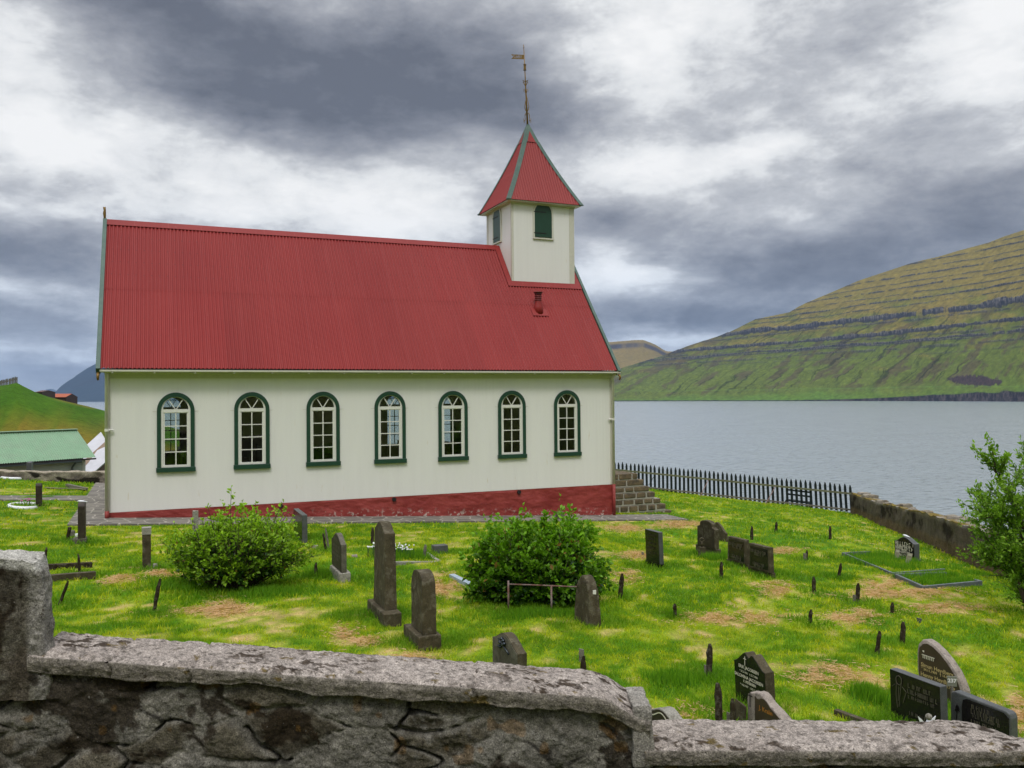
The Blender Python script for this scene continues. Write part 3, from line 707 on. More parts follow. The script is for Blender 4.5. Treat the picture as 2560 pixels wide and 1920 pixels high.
# rake boards with carved ends
for x0, x1 in ((CX0-.20, CX0-.105), (CX1+.012, CX1+.10)):
    mb = MB()
    for s_, e_ in ((1, EY), (-1, 2*RY-EY)):
        S_ = SD if s_ == 1 else SDb; N_ = Vector((0, NRM.y*s_, NRM.z))
        p = Vector((0, e_, EZ))-S_*.05; q = Vector((0, RY, RZ))+Vector((0, 0, .02))
        for xx0, xx1, n0, n1 in ((x0, x1, .045, .02),):
            V = []
            for P in (p, q):
                for xx in (x0, x1):
                    for n_ in (.045, -.15): V.append(P+X_*xx+N_*n_)
            mb.add(V, [(0,1,3,2),(4,6,7,5),(0,4,5,1),(2,3,7,6),(0,2,6,4),(1,5,7,3)])
    rb = mb.emit('rake_board', M['green2'], church)
    mb = MB(); xm = (x0+x1)/2
    mb.tube([(xm, EY+.02, EZ-.12), (xm, EY-.05, EZ-.16), (xm, EY-.09, EZ-.22), (xm, EY-.05, EZ-.27), (xm, EY+.0, EZ-.26)], [.035,.035,.03,.025,.012], 8); mb.emit('carved_end', M['gold'], rb, smooth=True)
mb = MB(); mb.tube([(CX0-.16, RY, RZ-.05), (CX0-.16, RY, RZ+.08), (CX0-.165, RY-.02, RZ+.18), (CX0-.16, RY+.02, RZ+.27), (CX0-.17, RY, RZ+.36)], [.035,.03,.04,.03,.035], 8); mb.emit('ridge_finial', M['gold'], church, smooth=True)
# stove vent
mb = MB(); vc = Vector((10.86, 23.25, 0)); vz = EZ+(vc.y-EY)*SL
mb.lathe([(.17, -.15), (.135, .10), (.095, .22), (.095, .45)], (vc.x, vc.y, vz)); vent = mb.emit('roof_vent', M['roof'], church, smooth=True)
mb = MB()
for z in (.28, .34, .40, .46): mb.lathe([(.10, z), (.118, z+.015), (.10, z+.03)], (vc.x, vc.y, vz))
mb.lathe([(.12, .50), (.145, .53), (.145, .545), (.02, .56)], (vc.x, vc.y, vz)); mb.emit('vent_cap', simple('dark_red_metal', (.10,.02,.02), .6), vent, smooth=True)
mb = MB(); s0 = (vc.y-EY)/(RY-EY)*LS
mb.add([rp3(vc.x-.26, s0-.28, .03), rp3(vc.x+.26, s0-.28, .03), rp3(vc.x+.26, s0+.02, .033), rp3(vc.x-.26, s0+.02, .033)], [(0,1,2,3)]); mb.emit('vent_flashing', M['roof'], vent)
# bell tower
def tower_arch(cx, n=14): return arch(.30, 5.78, 5.02, n, cx, 1.06)
TW = (TX1-TX0)
tower = thing_t = None
mb = MB(); mb.box(TX0, TX1, TY0, TY1, 2.4, TZ)
tower = mb.emit('tower', M['clad'], church)
mb = MB()
for (x0, x1, y0, y1) in ((TX0-.006, TX0+.06, TY0-.010, TY0-.002), (TX1-.17, TX1+.006, TY0-.012, TY0-.002)):
    mb.box(x0, x1, y0, y1, 3.40, TZ-.002)
mb.box(TX0-.010, TX0-.002, TY0+.002, TY0+.07, 3.5, TZ-.002); mb.box(TX0-.010, TX0-.002, TY1-.14, TY1, 3.5, TZ-.002)
mb.box(TX0-.03, TX1+.03, TY0-.03, TY0-.012, TZ-.10, TZ-.004); mb.box(TX0-.03, TX0-.012, TY0-.012, TY1, TZ-.10, TZ-.004)
mb.emit('tower_trim', M['cream'], tower)
for (O, U, N) in (((11.40, TY0, 0), X_, -Y_), ((TX0, 25.16, 0), -Y_, -X_), ((11.40, TY1, 0), -X_, Y_), ((TX1, 25.16, 0), Y_, X_)):
    mb = MB(); mb.prism(tower_arch(0), Vector(O), U, Z_, N, .028); sh = mb.emit('shutter', M['green'], tower)
    mb = MB(); o_ = arch(.355, 5.78, 4.99, 18, 0, 1.06); i_ = arch(.30, 5.78, 4.99, 18, 0, 1.06)
    mb.ring(o_, i_, Vector(O), U, Z_, N, .034); mb.prism([(-.36, 4.95), (.36, 4.95), (.36, 4.99), (-.36, 4.99)], Vector(O), U, Z_, N, .05); mb.emit('shutter_surround', M['cream'], sh)
    mb = MB()
    for z in (5.13, 5.80): mb.prism([(-.33, z), (.10, z), (.10, z+.025), (-.33, z+.025)], Vector(O)+N*.028, U, Z_, N, .010)
    mb.emit('hinge', M['dark'], sh)
# spire, slightly bell-cast, with corrugated faces and green hips
ov = .21; ez = TZ-.02; AP = Vector((11.38, 25.05, 8.98))
c4_ = [Vector((TX0-ov, TY0-ov, ez)), Vector((TX1+ov, TY0-ov, ez)), Vector((TX1+ov, TY1+ov, ez)), Vector((TX0-ov, TY1+ov, ez))]
midf = .76
def hip(i, t):
    a = c4_[i]; p = a.lerp(AP, t)
    inw = (AP-a); inw.z = 0; return p+inw.normalized()*(.095*max(0, math.sin(math.pi*min(t, 1)))**.8)
spire = None
for f_ in range(4):
    a, b_ = f_, (f_+1) % 4
    nst = 10; ncol = int(2.6/.088)*6
    V = []; F = []
    L0, L1 = hip(a, 0), hip(b_, 0); Wd = (L1-L0).length; Ud = (L1-L0).normalized()
    nout = Ud.cross(Vector((0, 0, 1))).normalized()
    if nout.dot(L0-AP) < 0: nout = -nout
    for r_ in range(nst+1):
        t = midf*r_/nst; p, q = hip(a, t), hip(b_, t); w_ = (q-p).length; mid = (p+q)/2
        for c_ in range(ncol+1):
            s_ = (c_/ncol-.5)*Wd; s2 = max(-w_/2, min(w_/2, s_))
            V.append(mid+Ud*s2+nout*(.012*math.cos(s_/.088*2*math.pi)*(1 if abs(s2-s_) < 1e-6 else 0)))
    n_ = ncol+1
    F = [(r_*n_+c_, r_*n_+c_+1, (r_+1)*n_+c_+1, (r_+1)*n_+c_) for r_ in range(nst) for c_ in range(ncol)]
    o = emit('spire' if f_ == 0 else 'spire_side', V, F, M['roof'], church if f_ == 0 else spire, smooth=True)
    if f_ == 0: spire = o
mb = MB()
for i in range(4):
    pts = [hip(i, midf*k/10) for k in range(11)]; out = Vector(((c4_[i]-AP).x, (c4_[i]-AP).y, 0)).normalized()
    e1 = (c4_[(i+1) % 4]-c4_[i]).normalized(); e0 = (c4_[(i-1) % 4]-c4_[i]).normalized()
    for e in (e1, e0):
        V = []
        for k, p in enumerate(pts):
            V += [p+out*.03+Vector((0, 0, .012)), p+e*.125+out*.035, ]
        k0 = len(pts); mb.add(V, [(2*j, 2*j+1, 2*j+3, 2*j+2) for j in range(k0-1)])
        e_ = -out*.02
    mb.beam(pts[0]+out*.03, pts[0]-out*.25, .10, .03)
mb.emit('hip_board', M['green2'], spire)
mb = MB(); tp = [hip(i, midf) for i in range(4)]
for i in range(4):
    a, b_ = tp[i], tp[(i+1) % 4]; o1 = Vector(((a-AP).x, (a-AP).y, 0)).normalized()*.035; o2 = Vector(((b_-AP).x, (b_-AP).y, 0)).normalized()*.035
    mb.add([a+o1-Z_*.02, b_+o2-Z_*.02, AP+Vector((0, 0, .03))], [(0,1,2)])
cap = mb.emit('spire_cap', M['green2'], spire)
mb = MB()
for i in range(4):
    a, b_ = tp[i], tp[(i+1) % 4]; o1 = Vector(((a-AP).x, (a-AP).y, 0)).normalized()*.036; o2 = Vector(((b_-AP).x, (b_-AP).y, 0)).normalized()*.036
    A, Bq, T = a+o1-Z_*.02, b_+o2-Z_*.02, AP+Vector((0, 0, .03)); nn_ = (Bq-A).cross(T-A).normalized()
    if nn_.dot(A-AP) < 0: nn_ = -nn_
    T2 = (A+Bq)/2*.45+T*.55
    mb.add([A.lerp(Bq, .24)+nn_*.006, A.lerp(Bq, .76)+nn_*.006, T2+nn_*.006], [(0,1,2)])
mb.emit('cap_panel', M['roof'], cap)
mb = MB(); mb.box(TX0-ov+.03, TX1+ov-.03, TY0-ov+.03, TY1+ov-.03, ez-.035, ez-.005); mb.emit('spire_soffit', M['cream'], spire)
# weathervane
VX, VY = AP.x-.01, AP.y
def vp(px, py): p = atY(px, py, VY); return Vector((p.x, VY, p.z))
A0 = Vector((VX, VY, AP.z)); A1 = vp(1309, 112)
def vz(py): return A0.lerp(A1, (py-305)/(112-305))
mb = MB(); mb.tube([vz(320), vz(250), vz(200), A1], [.035, .028, .018, .012], 8); vane = mb.emit('weather_vane', M['gold'], church, smooth=True)
mb = MB(); p, q = vz(175), vz(162); mb.lathe([(.055, 0), (.055, .01), (.04, .02), (.04, (q-p).z), (.055, (q-p).z), (.055, (q-p).z+.015)], p, 10); mb.emit('vane_collar', M['gold'], vane)
mb = MB(); c_ = vz(119)
mb.beam(c_+Vector((-.05, -.06, -.045)), c_+Vector((.05, .06, .045)), .012, .016); mb.emit('cross_arm', M['dark'], vane)
mb = MB()
def scroll(z0, pts):
    for k in range(4):
        a = k*math.pi/2+.35; d = Vector((math.cos(a), math.sin(a), 0)); c0 = vz(z0)
        mb.tube([Vector((c0.x, c0.y, 0))+d*r+Vector((0, 0, c0.z+z)) for r, z in pts], .008, 5)
scroll(277, [(0, 0), (.06, .04), (.1, .15), (.06, .32), (.02, .45), (.0, .5)])
scroll(300, [(0, .22), (.06, .25), (.11, .17), (.09, .05), (.13, -.03), (.17, .0), (.16, .05)])
scroll(228, [(0, -.06), (.05, 0), (.03, .06), (.09, .07), (.11, .03)])
scroll(206, [(0, -.12), (.07, -.02), (.10, .04), (.0, .05), (.13, .05)])
mb.emit('scrollwork', M['gold'], vane)
# flag with the year cut out (seen from behind)
def text_mesh(body, size, align='CENTER', bold=0, shear=0, font_spacing=1.0):
    cu = bpy.data.curves.new('lettering', 'FONT'); cu.body = body; cu.size = size; cu.align_x = align; cu.align_y = 'CENTER'
    cu.offset = bold; cu.resolution_u = 3; cu.shear = shear; cu.space_character = font_spacing
    o = bpy.data.objects.new('lettering', cu); COL.objects.link(o)
    dg = bpy.context.evaluated_depsgraph_get(); dg.update()
    me = bpy.data.meshes.new_from_object(o.evaluated_get(dg))
    V = [v.co.copy() for v in me.vertices]; F = [tuple(p.vertices) for p in me.polygons]
    bpy.data.objects.remove(o); bpy.data.curves.remove(cu); bpy.data.meshes.remove(me)
    return V, F
fl0, fl1 = vz(137), vz(148); fw = .42; fh = (fl0-fl1).z; fc = (fl0+fl1)/2
def flag():
    cu = bpy.data.curves.new('flag', 'FONT'); cu.body = '1867'; cu.size = fh*1.02; cu.align_x = 'LEFT'; cu.align_y = 'CENTER'; cu.resolution_u = 3; cu.offset = .002
    o = bpy.data.objects.new('t', cu); COL.objects.link(o); dg = bpy.context.evaluated_depsgraph_get(); dg.update()
    oe = o.evaluated_get(dg); c2 = oe.to_curve(dg)
    cv = bpy.data.curves.new('flag', 'CURVE'); cv.dimensions = '2D'; cv.fill_mode = 'BOTH'; cv.extrude = .004
    def addsp(pts):
        s = cv.splines.new('POLY'); s.points.add(len(pts)-1)
        for p, (x, y) in zip(s.points, pts): p.co = (x, y, 0, 1)
        s.use_cyclic_u = True
    addsp([(.0, -fh/2), (fw, -fh/2), (fw-.08, 0), (fw, fh/2), (0, fh/2)])
    for s in c2.splines:
        if s.type == 'BEZIER':
            pts = []
            n = len(s.bezier_points)
            for i in range(n):
                p, q = s.bezier_points[i], s.bezier_points[(i+1) % n]
                for k in range(4):
                    t = k/4; a, b_, c_, d = p.co, p.handle_right, q.handle_left, q.co
                    P = a*(1-t)**3+b_*3*t*(1-t)**2+c_*3*t*t*(1-t)+d*t**3; pts.append((P.x+.055, P.y))
        else: pts = [(p.co.x+.055, p.co.y) for p in s.points]
        addsp(pts)
    oe.to_curve_clear(); bpy.data.objects.remove(o)
    t2 = bpy.data.objects.new('t2', cv); COL.objects.link(t2); dg.update(); dg = bpy.context.evaluated_depsgraph_get()
    me = bpy.data.meshes.new_from_object(t2.evaluated_get(dg)); V = [v.co.copy() for v in me.vertices]; F = [tuple(p.vertices) for p in me.polygons]
    bpy.data.objects.remove(t2)
    return V, F
V, F = flag(); fd = Vector((-.96, .28, 0)).normalized()
V = [fc+fd*(v.x+.015)+Z_*v.y+fd.cross(Z_)*v.z for v in V]
emit('vane_flag', V, F, M['gold'], vane)

# ------------------------------------------------------------------ stone steps at the door
M['stepstone'] = stonemat('step_stone', (.05,.042,.032), (.22,.16,.09), .85, 4, (.02,.02,.02), .3, .8)
M['mortar'] = stonemat('mortar', (.30,.28,.24), (.40,.37,.32), .9, 8, None, 0, .5)
steps = thing('stone_steps', (14.0, 25.0, -3.9), 'flight of rough stone steps with pale mortar leading to the church door', 'steps')
sx = [14.02, 14.24, 14.44, 14.66, 14.86, 15.06, 15.27]; sz = [-2.47, -2.66, -2.88, -3.07, -3.28, -3.47, -3.69, -3.93]
SY0, SY1 = 22.75, 27.2
mb = MB()
for k in range(7): mb.box(CX1+.02+.001*k, sx[k]-.02, SY0+.018, SY1, sz[k+1]-.02*(k == 6), sz[k]-.012-.0)
cor = mb.emit('mortar_core', M['mortar'], steps)
random.seed(3)
for k in range(7):
    x = CX1+.06; z0, z1 = sz[k+1]+.035, sz[k]; n = 0
    while x < sx[k]-.05:
        L = random.uniform(.22, .44); x1 = min(x+L, sx[k])
        if sx[k]-x1 < .16: x1 = sx[k]
        mb = MB(); mb.box(x, x1, SY0+random.uniform(-.015, .01), SY0+.28, z0+random.uniform(0, .02), z1-random.uniform(0, .02))
        if k == 0: mb = MB(); mb.box(x, x1, SY0-.01, SY0+.9, z0, z1+.01)
        mb.emit('step_stone', M['stepstone'], steps, bevel=.025); x = x1+random.uniform(.035, .06)
    y = SY0+.32
    while y < SY1:
        y1 = min(y+random.uniform(.3, .55), SY1); mb = MB(); mb.box(sx[k]-.30, sx[k], y, y1, z0, z1-.005); mb.emit('step_stone', M['stepstone'], steps, bevel=.02); y = y1+.03

# ------------------------------------------------------------------ crazy-paved path
mt, b = newmat('crazy_paving')
pp = b.vm('ADD', b.pos, b.vm('MULTIPLY', b.noise(b.pos, 2.0, 3, .5, 0, 'Color'), (.35, .35, 0)))
vo = b.n('ShaderNodeTexVoronoi', feature='DISTANCE_TO_EDGE', voronoi_dimensions='2D'); b.link(pp, vo.inputs['Vector']); vo.inputs['Scale'].default_value = 2.5
vc_ = b.n('ShaderNodeTexVoronoi', feature='F1', voronoi_dimensions='2D'); b.link(pp, vc_.inputs['Vector']); vc_.inputs['Scale'].default_value = 2.5
sl_ = b.mix(b.noise(b.pos, 5, 5, .6), (.10,.09,.08), (.20,.18,.15)); sv = b.n('ShaderNodeSeparateColor'); b.link(vc_.outputs['Color'], sv.inputs[0])
sl_ = b.mix(1.0, sl_, b.ramp(sv.outputs[0], [(0, .75), (1, 1.25)]), 'MULTIPLY')
mo = b.ramp(vo.outputs['Distance'], [(.028, 1), (.045, 0)])
b.val(b.p.inputs['Base Color'], b.mix(mo, sl_, (.36,.33,.28))); b.p.inputs['Roughness'].default_value = .85; bump(b, vo.outputs['Distance'], .3, .02); M['paving'] = mt
def strip(x0, x1, y0, y1, name):
    nx_ = max(2, int((x1-x0)/.25)); ny_ = max(2, int((y1-y0)/.25))
    X, Y = np.meshgrid(np.linspace(x0, x1, nx_), np.linspace(y0, y1, ny_)); ir = .03*(fbm(X*2, Y*2, 3)-.5); 
    Z = gplane(X, Y)+.035
    V = np.stack([X, Y, Z], -1).reshape(-1, 3); i = np.arange((nx_-1)*(ny_-1)); r = i//(nx_-1); c = i % (nx_-1); a = r*nx_+c
    F = [tuple(q) for q in np.stack([a, a+1, a+nx_+1, a+nx_], -1)]
    k = len(V); V2 = V.copy(); V2[:, 2] -= .16; rim = [i for i in range(nx_)]+[nx_*j+nx_-1 for j in range(1, ny_)]+[nx_*(ny_-1)+i for i in range(nx_-2, -1, -1)]+[nx_*j for j in range(ny_-2, 0, -1)]
    F += [(rim[i], rim[i]+k, rim[(i+1) % len(rim)]+k, rim[(i+1) % len(rim)]) for i in range(len(rim))]
    return list(map(tuple, V))+list(map(tuple, V2)), F
mb = MB()
for r_ in ((-1.72, 14.6, 20.87, 22.05), (-1.72, -1.02, 22.05, 32), (-9, -1.72, 25.8, 26.9)): mb.add(*strip(*r_, ''))
tag(mb.emit('path', M['paving']), kind='structure')
# ------------------------------------------------------------------ rough surfaces
def vn3(x, y, z, s=0):
    iz = np.floor(z); f = z-iz; f = f*f*(3-2*f)
    return vn(x, y, s+iz.astype(np.int64)*57)*(1-f)+vn(x, y, s+(iz.astype(np.int64)+1)*57)*f
def fbm3(x, y, z, s=0, o=4, g=.5):
    t = 0; a = 1; n = 0
    for i in range(o): k = 2**i; t = t+a*vn3(x*k+i*7.7, y*k+3.1*i, z*k+5.3*i, s+i*131); n += a; a *= g
    return t/n
def gridF(n, m_, k=0):
    i = np.arange((n-1)*(m_-1)); r = i//(m_-1); c = i % (m_-1); a = r*m_+c+k
    return np.stack([a, a+1, a+m_+1, a+m_], -1)
def rough_block(name, fmap, res, mat, parent, colf, amp=.02, nsc=6, rnd=.1, **k):
    """closed block; fmap(a,b,c) -> xyz arrays for the unit cube; displaced by a continuous noise"""
    na, nb, nc = res; VV = []; FF = []; k0 = 0
    for ax in range(3):
        n1, n2 = [(nb, nc), (na, nc), (na, nb)][ax]
        for side in (0., 1.):
            p, q = np.meshgrid(np.linspace(0, 1, n1), np.linspace(0, 1, n2), indexing='ij')
            abc = [p*0+side if ax == 0 else p, (p*0+side) if ax == 1 else (p if ax == 0 else q), (p*0+side) if ax == 2 else q]
            ABC = np.stack(abc, -1).reshape(-1, 3); VV.append(ABC)
            f = gridF(n1, n2, k0); FF.append(f if (side == 1) ^ (ax == 1) else f[:, ::-1]); k0 += len(ABC)
    A = np.concatenate(VV); F = np.concatenate(FF)
    P = np.stack(fmap(A[:, 0], A[:, 1], A[:, 2]), -1)
    ctr = np.stack(fmap(np.array([.5]), np.array([.5]), np.array([.5])), -1)
    D = np.stack([fbm3(P[:, 0]*nsc, P[:, 1]*nsc, P[:, 2]*nsc, 200+j*50, 5, .6)-.5 for j in range(3)], -1)
    # round the edges
    e = np.sort(np.minimum(A, 1-A)*np.array([1, 1, 1]), axis=1)
    C = colf(P, A)
    P2 = P+D*amp*2
    if rnd:
        Q = A-.5; r = (np.abs(Q)**8).sum(1)**(1/8); sc = np.where(r > 0, .5/np.maximum(r, 1e-6), 1); sc = 1-(1-np.minimum(sc, 1))*rnd*4
        A3 = .5+Q*sc[:, None]; P2 = np.stack(fmap(A3[:, 0], A3[:, 1], A3[:, 2]), -1)+D*amp*2
    return emit(name, P2, F, mat, parent, smooth=True, col=C, **k)

# ------------------------------------------------------------------ the stone wall in front
WD = 4.2
def WP(s, d, z):
    s, d, z = np.broadcast_arrays(np.asarray(s, float), np.asarray(d, float), np.asarray(z, float))
    return np.stack([F0.x*(WD+d)+RT0.x*s, F0.y*(WD+d)+RT0.y*s, z], -1)
S0, S1, S2 = -5.0, .672, 4.4
def lipL(s):
    z = -1.28-.0805*(s+2.28)
    return z-.10*sst(.36, .66, s)**1.5
def lipR(s): return -1.772+.008*np.sin(s*2.1)-.0*s
wall = thing('stone_wall', Vector(WP(-.2, .2, -2.4)), 'mossy rubble stone wall with pebbly concrete coping along the front of the churchyard', 'wall')
def coping(name, sa, sb, lip, seed, jag, bk=None):
    ns = int((sb-sa)/.0095); s = np.linspace(sa, sb, ns)
    prof = [(.09+0*t, 0) for t in ()]
    q = []
    for t in np.linspace(0, 1, 7): q.append((lerp(.10, .0, t), -.080, 0))
    for t in np.linspace(0, 1, 16)[1:]: q.append((.0, lerp(-.080, -.006, t), 1))
    for t in np.linspace(0, 1, 46)[1:]: q.append((lerp(.0, .315, t), .022*math.sin(math.pi*min(t*1.2, 1)*.5)+.004, 2))
    for t in np.linspace(0, 1, 6)[1:]: q.append((.315, lerp(.026, -.09, t), 3))
    q = np.array(q); S, Dq = np.meshgrid(s, q[:, 0], indexing='ij'); Zq = np.broadcast_to(q[:, 1], S.shape); K = np.broadcast_to(q[:, 2], S.shape)
    arc = np.cumsum(np.r_[0, np.hypot(np.diff(q[:, 0]), np.diff(q[:, 1]))]); A = np.broadcast_to(arc, S.shape)
    big = fbm(S*2.0, A*3+seed, seed, 4)-.5; med = fbm(S*11, A*11, seed+3, 4, .6)-.5; fine = fbm(S*55, A*55, seed+7, 3, .6)-.5
    edge = np.exp(-((Zq+.08)/.03)**2)*(K <= 1)
    jg = (fbm(S*3.2, S*0+seed, seed+9, 5, .62)-.5)*jag
    dd_ = Dq+np.where(K == 1, -(big*.025+med*.022+fine*.011), 0)+edge*np.abs(med)*.03-.010*np.exp(-((Zq+.03)/.03)**2)*(K == 1)
    zz = lip(S)+Zq+edge*jg+np.where(K == 2, big*.022+med*.016+fine*.011, 0)-.012*np.exp(-(Dq/.02)**2)*(K == 2)
    if bk is not None: zz = zz+bk(S, Dq)
    # transverse cracks
    for cs in CRK:
        if sa < cs < sb:
            g_ = np.exp(-((S-cs-.012*np.sin(A*60))/.006)**2); zz = zz-g_*.02*(K == 2); dd_ = dd_+g_*.02*(K == 1)
    P = WP(S, dd_, zz).reshape(-1, 3)
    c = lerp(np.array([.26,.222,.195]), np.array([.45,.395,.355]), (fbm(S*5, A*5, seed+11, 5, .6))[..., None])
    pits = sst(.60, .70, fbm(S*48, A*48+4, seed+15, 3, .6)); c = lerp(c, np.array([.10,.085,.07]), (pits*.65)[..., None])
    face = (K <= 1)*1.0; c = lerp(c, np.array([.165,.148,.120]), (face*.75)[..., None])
    ms = sst(.56, .61, fbm(S*16, A*26, seed+21, 5, .65))*sst(.40, .55, fbm(S*1.2, A*2, seed+25, 3)); c = lerp(c, np.array([.035,.022,.012]), (ms*(K == 2)*.92)[..., None])
    ym = sst(.72, .75, fbm(S*13, A*20+2, seed+31, 5, .6)); c = lerp(c, np.array([.11,.075,.012]), (ym*.85)[..., None])
    # end cap
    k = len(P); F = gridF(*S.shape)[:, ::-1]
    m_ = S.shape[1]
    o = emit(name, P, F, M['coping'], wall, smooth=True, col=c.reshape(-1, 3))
    V2 = [tuple(P[(ns-1)*m_+j]) for j in range(m_)]
    e = emit('coping_end', V2, [tuple(range(m_))], M['coping'], o, col=np.tile([[.20,.18,.16]], (m_, 1)))
    return o
CRK = [-1.62, -2.02, -.2]
coping('coping', -2.42, S1, lipL, 5, .065)
coping('coping', S1-.03, S2, lipR, 40, .022, lambda S, D: -.10*sst(2.35, 2.75, S)*sst(.05, .3, D))
def masonry(name, sa, sb, ztop, zbot, d0, seed, res=.0085):
    ns = int((sb-sa)/res); nz_ = int((1.35 if sb < 1 else .7)/res); U, T = np.meshgrid(np.linspace(sa, sb, ns), np.linspace(0, 1, nz_), indexing='ij')
    Z = lerp(ztop(U), zbot, T)
    # anisotropic jittered cells
    rh, cw = .205, .44
    wu = U+(fbm(U*3, Z*3, seed, 4)-.5)*.16; wz = Z+(fbm(U*3, Z*3, seed+5, 4)-.5)*.10
    r = np.random.default_rng(seed); F1 = np.full(U.shape, 9.); F2 = F1.copy(); ID = np.zeros(U.shape, int)
    i0, i1 = int(math.floor((sa-1)/cw)), int(math.ceil((sb+1)/cw)); j0, j1 = int(math.floor((zbot-.4)/rh)), int(math.ceil(-.5/rh)); cid = 0
    for j in range(j0, j1):
        for i in range(i0, i1):
            n_ = 2 if r.random() < .35 else 1
            for _ in range(n_):
                cx = (i+r.random()*.9+(.5 if j % 2 else 0))*cw; cz_ = (j+r.random()*.85)*rh; sc = .7+r.random()*.6
                d = np.hypot((wu-cx)/(cw*.52), (wz-cz_)/(rh*.52))/sc; cid += 1
                c1 = d < F1; F2 = np.where(c1, F1, np.minimum(F2, d)); ID = np.where(c1, cid, ID); F1 = np.where(c1, d, F1)
    gap = F2-F1; rr = np.random.default_rng(seed+1).random((cid+2, 4))[ID]
    stone = sst(.06, .42, gap+(fbm(U*14, Z*14, seed+33, 3)-.5)*.3); mort = (rr[..., 0] < .46)
    lump = fbm(U*9, Z*9, seed+8, 5, .6); fine = fbm(U*45, Z*45, seed+9, 3)
    h = stone*(.006+.030*rr[..., 1]**2)+(lump-.5)*.060+(fine-.5)*.010
    crev = sst(.16, .04, gap)*sst(.54, .62, fbm(U*4, Z*5, seed+14, 3)); h = h-crev*.07
    h = np.where(mort, (lump-.35)*.06+(fine-.5)*.012, h)
    tilt = (rr[..., 2]-.5)*.03; h = h+tilt*stone*np.sin(Z*20)
    P = WP(U, d0-h*.90, Z).reshape(-1, 3)
    cs = lerp(np.array([.050,.043,.030]), np.array([.120,.106,.078]), rr[..., 3][..., None]); cm = lerp(np.array([.105,.098,.080]), np.array([.23,.215,.185]), fbm(U*7, Z*7, seed+16, 4)[..., None])
    c = lerp(cm, cs, (stone*(~mort))[..., None]); c = lerp(c, np.array([.012,.010,.008]), (crev*.8)[..., None])
    lich = sst(.62, .70, fbm(U*26, Z*26, seed+17, 3, .6)); c = lerp(c, np.array([.27,.26,.24]), (lich*.30*sst(.4, .6, fbm(U*2, Z*2, seed+37, 3)))[..., None])
    ms = sst(.60, .64, fbm(U*2.6, Z*3.0, seed+19, 6, .65)); c = lerp(c, np.array([.020,.013,.006]), (ms*.85)[..., None])
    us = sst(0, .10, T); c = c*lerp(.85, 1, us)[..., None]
    yl = sst(.80, .82, fbm(U*9, Z*9, seed+23, 2)); c = lerp(c, np.array([.15,.08,.02]), (yl*.5)[..., None])
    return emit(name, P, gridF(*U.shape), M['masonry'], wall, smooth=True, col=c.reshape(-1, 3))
masonry('masonry', S0, S1-.05, lambda s: lipL(np.maximum(s, -2.6))-.055, -2.62, .055, 11)
masonry('masonry', S1-.06, S2, lambda s: lipR(s)-.055, -2.75, .05, 31)
def pcol(P, A):
    f = lambda k, s_, o=5: fbm3(P[:, 0]*k, P[:, 1]*k, P[:, 2]*k, s_, o, .65)
    c = lerp(np.array([.055,.047,.034]), np.array([.14,.128,.10]), sst(.35, .65, f(6, 3))[:, None])
    st = sst(.48, .54, f(2.2, 8, 3)); c = lerp(c, np.array([.062,.050,.036]), (st*.75*(A[:, 0] < .972))[:, None])
    lip = sst(.970, .988, A[:, 0]); c = lerp(c, lerp(np.array([.16,.15,.13]), np.array([.33,.31,.28]), f(9, 31)[:, None]), (lip*.85)[:, None])
    top = sst(.90, .95, A[:, 2]+.02*(f(7, 5)-.5)); c = lerp(c, np.array([.42,.405,.37]), (top*.9)[:, None])
    ms = sst(.47, .53, f(4.5, 12))*sst(.40, .62, A[:, 2])*sst(.935, .90, A[:, 2])*(A[:, 0] < .972); c = lerp(c, np.array([.018,.012,.006]), (ms*.95)[:, None])
    m2 = sst(.60, .64, f(2.6, 14)); return lerp(c, np.array([.020,.014,.007]), (m2*.85*(A[:, 2] < .9))[:, None])
def pm(a, b_, c):
    s = lerp(-5.05, -2.315-.065*c, a); d = lerp(.0+.015*c, .13, b_); z = lerp(-1.50, -.80+.03*b_+.02*np.sin(s*9), c); P = WP(s, d, z); return [P[..., 0], P[..., 1], P[..., 2]]
rough_block('pier', pm, (240, 18, 90), M['masonry'], wall, pcol, .034, 5, .05)
def cpm(a, b_, c):
    s = lerp(S1-.085, S1+.02-.01*c, a); d = lerp(.0, .30, b_); z = lerp(-1.86, -1.545+.0*b_, c); P = WP(s, d, z); return [P[..., 0], P[..., 1], P[..., 2]]
rough_block('corner_post', cpm, (14, 30, 40), M['coping'], wall, lambda P, A: lerp(np.array([.22,.20,.17]), np.array([.36,.34,.31]), fbm3(P[:, 0]*9, P[:, 1]*9, P[:, 2]*3, 3, 4)[:, None]), .012, 12, .12)
mb = MB()
def wbx(s0, s1, d0, d1, z0, z1):
    V = [Vector(WP(s, d, z)) for z in (z0, z1) for d in (d0, d1) for s in (s0, s1)]; mb.add(V, [(0,2,3,1),(4,5,7,6),(0,1,5,4),(2,6,7,3),(0,4,6,2),(1,3,7,5)])
wbx(S0, -.9, .09, .29, -4.2, -1.50); wbx(-.9, S1-.07, .09, .29, -4.2, -1.64); wbx(S1-.07, S2, .09, .29, -4.2, -1.88)
mb.emit('wall_core', M['rough_grey'], wall)

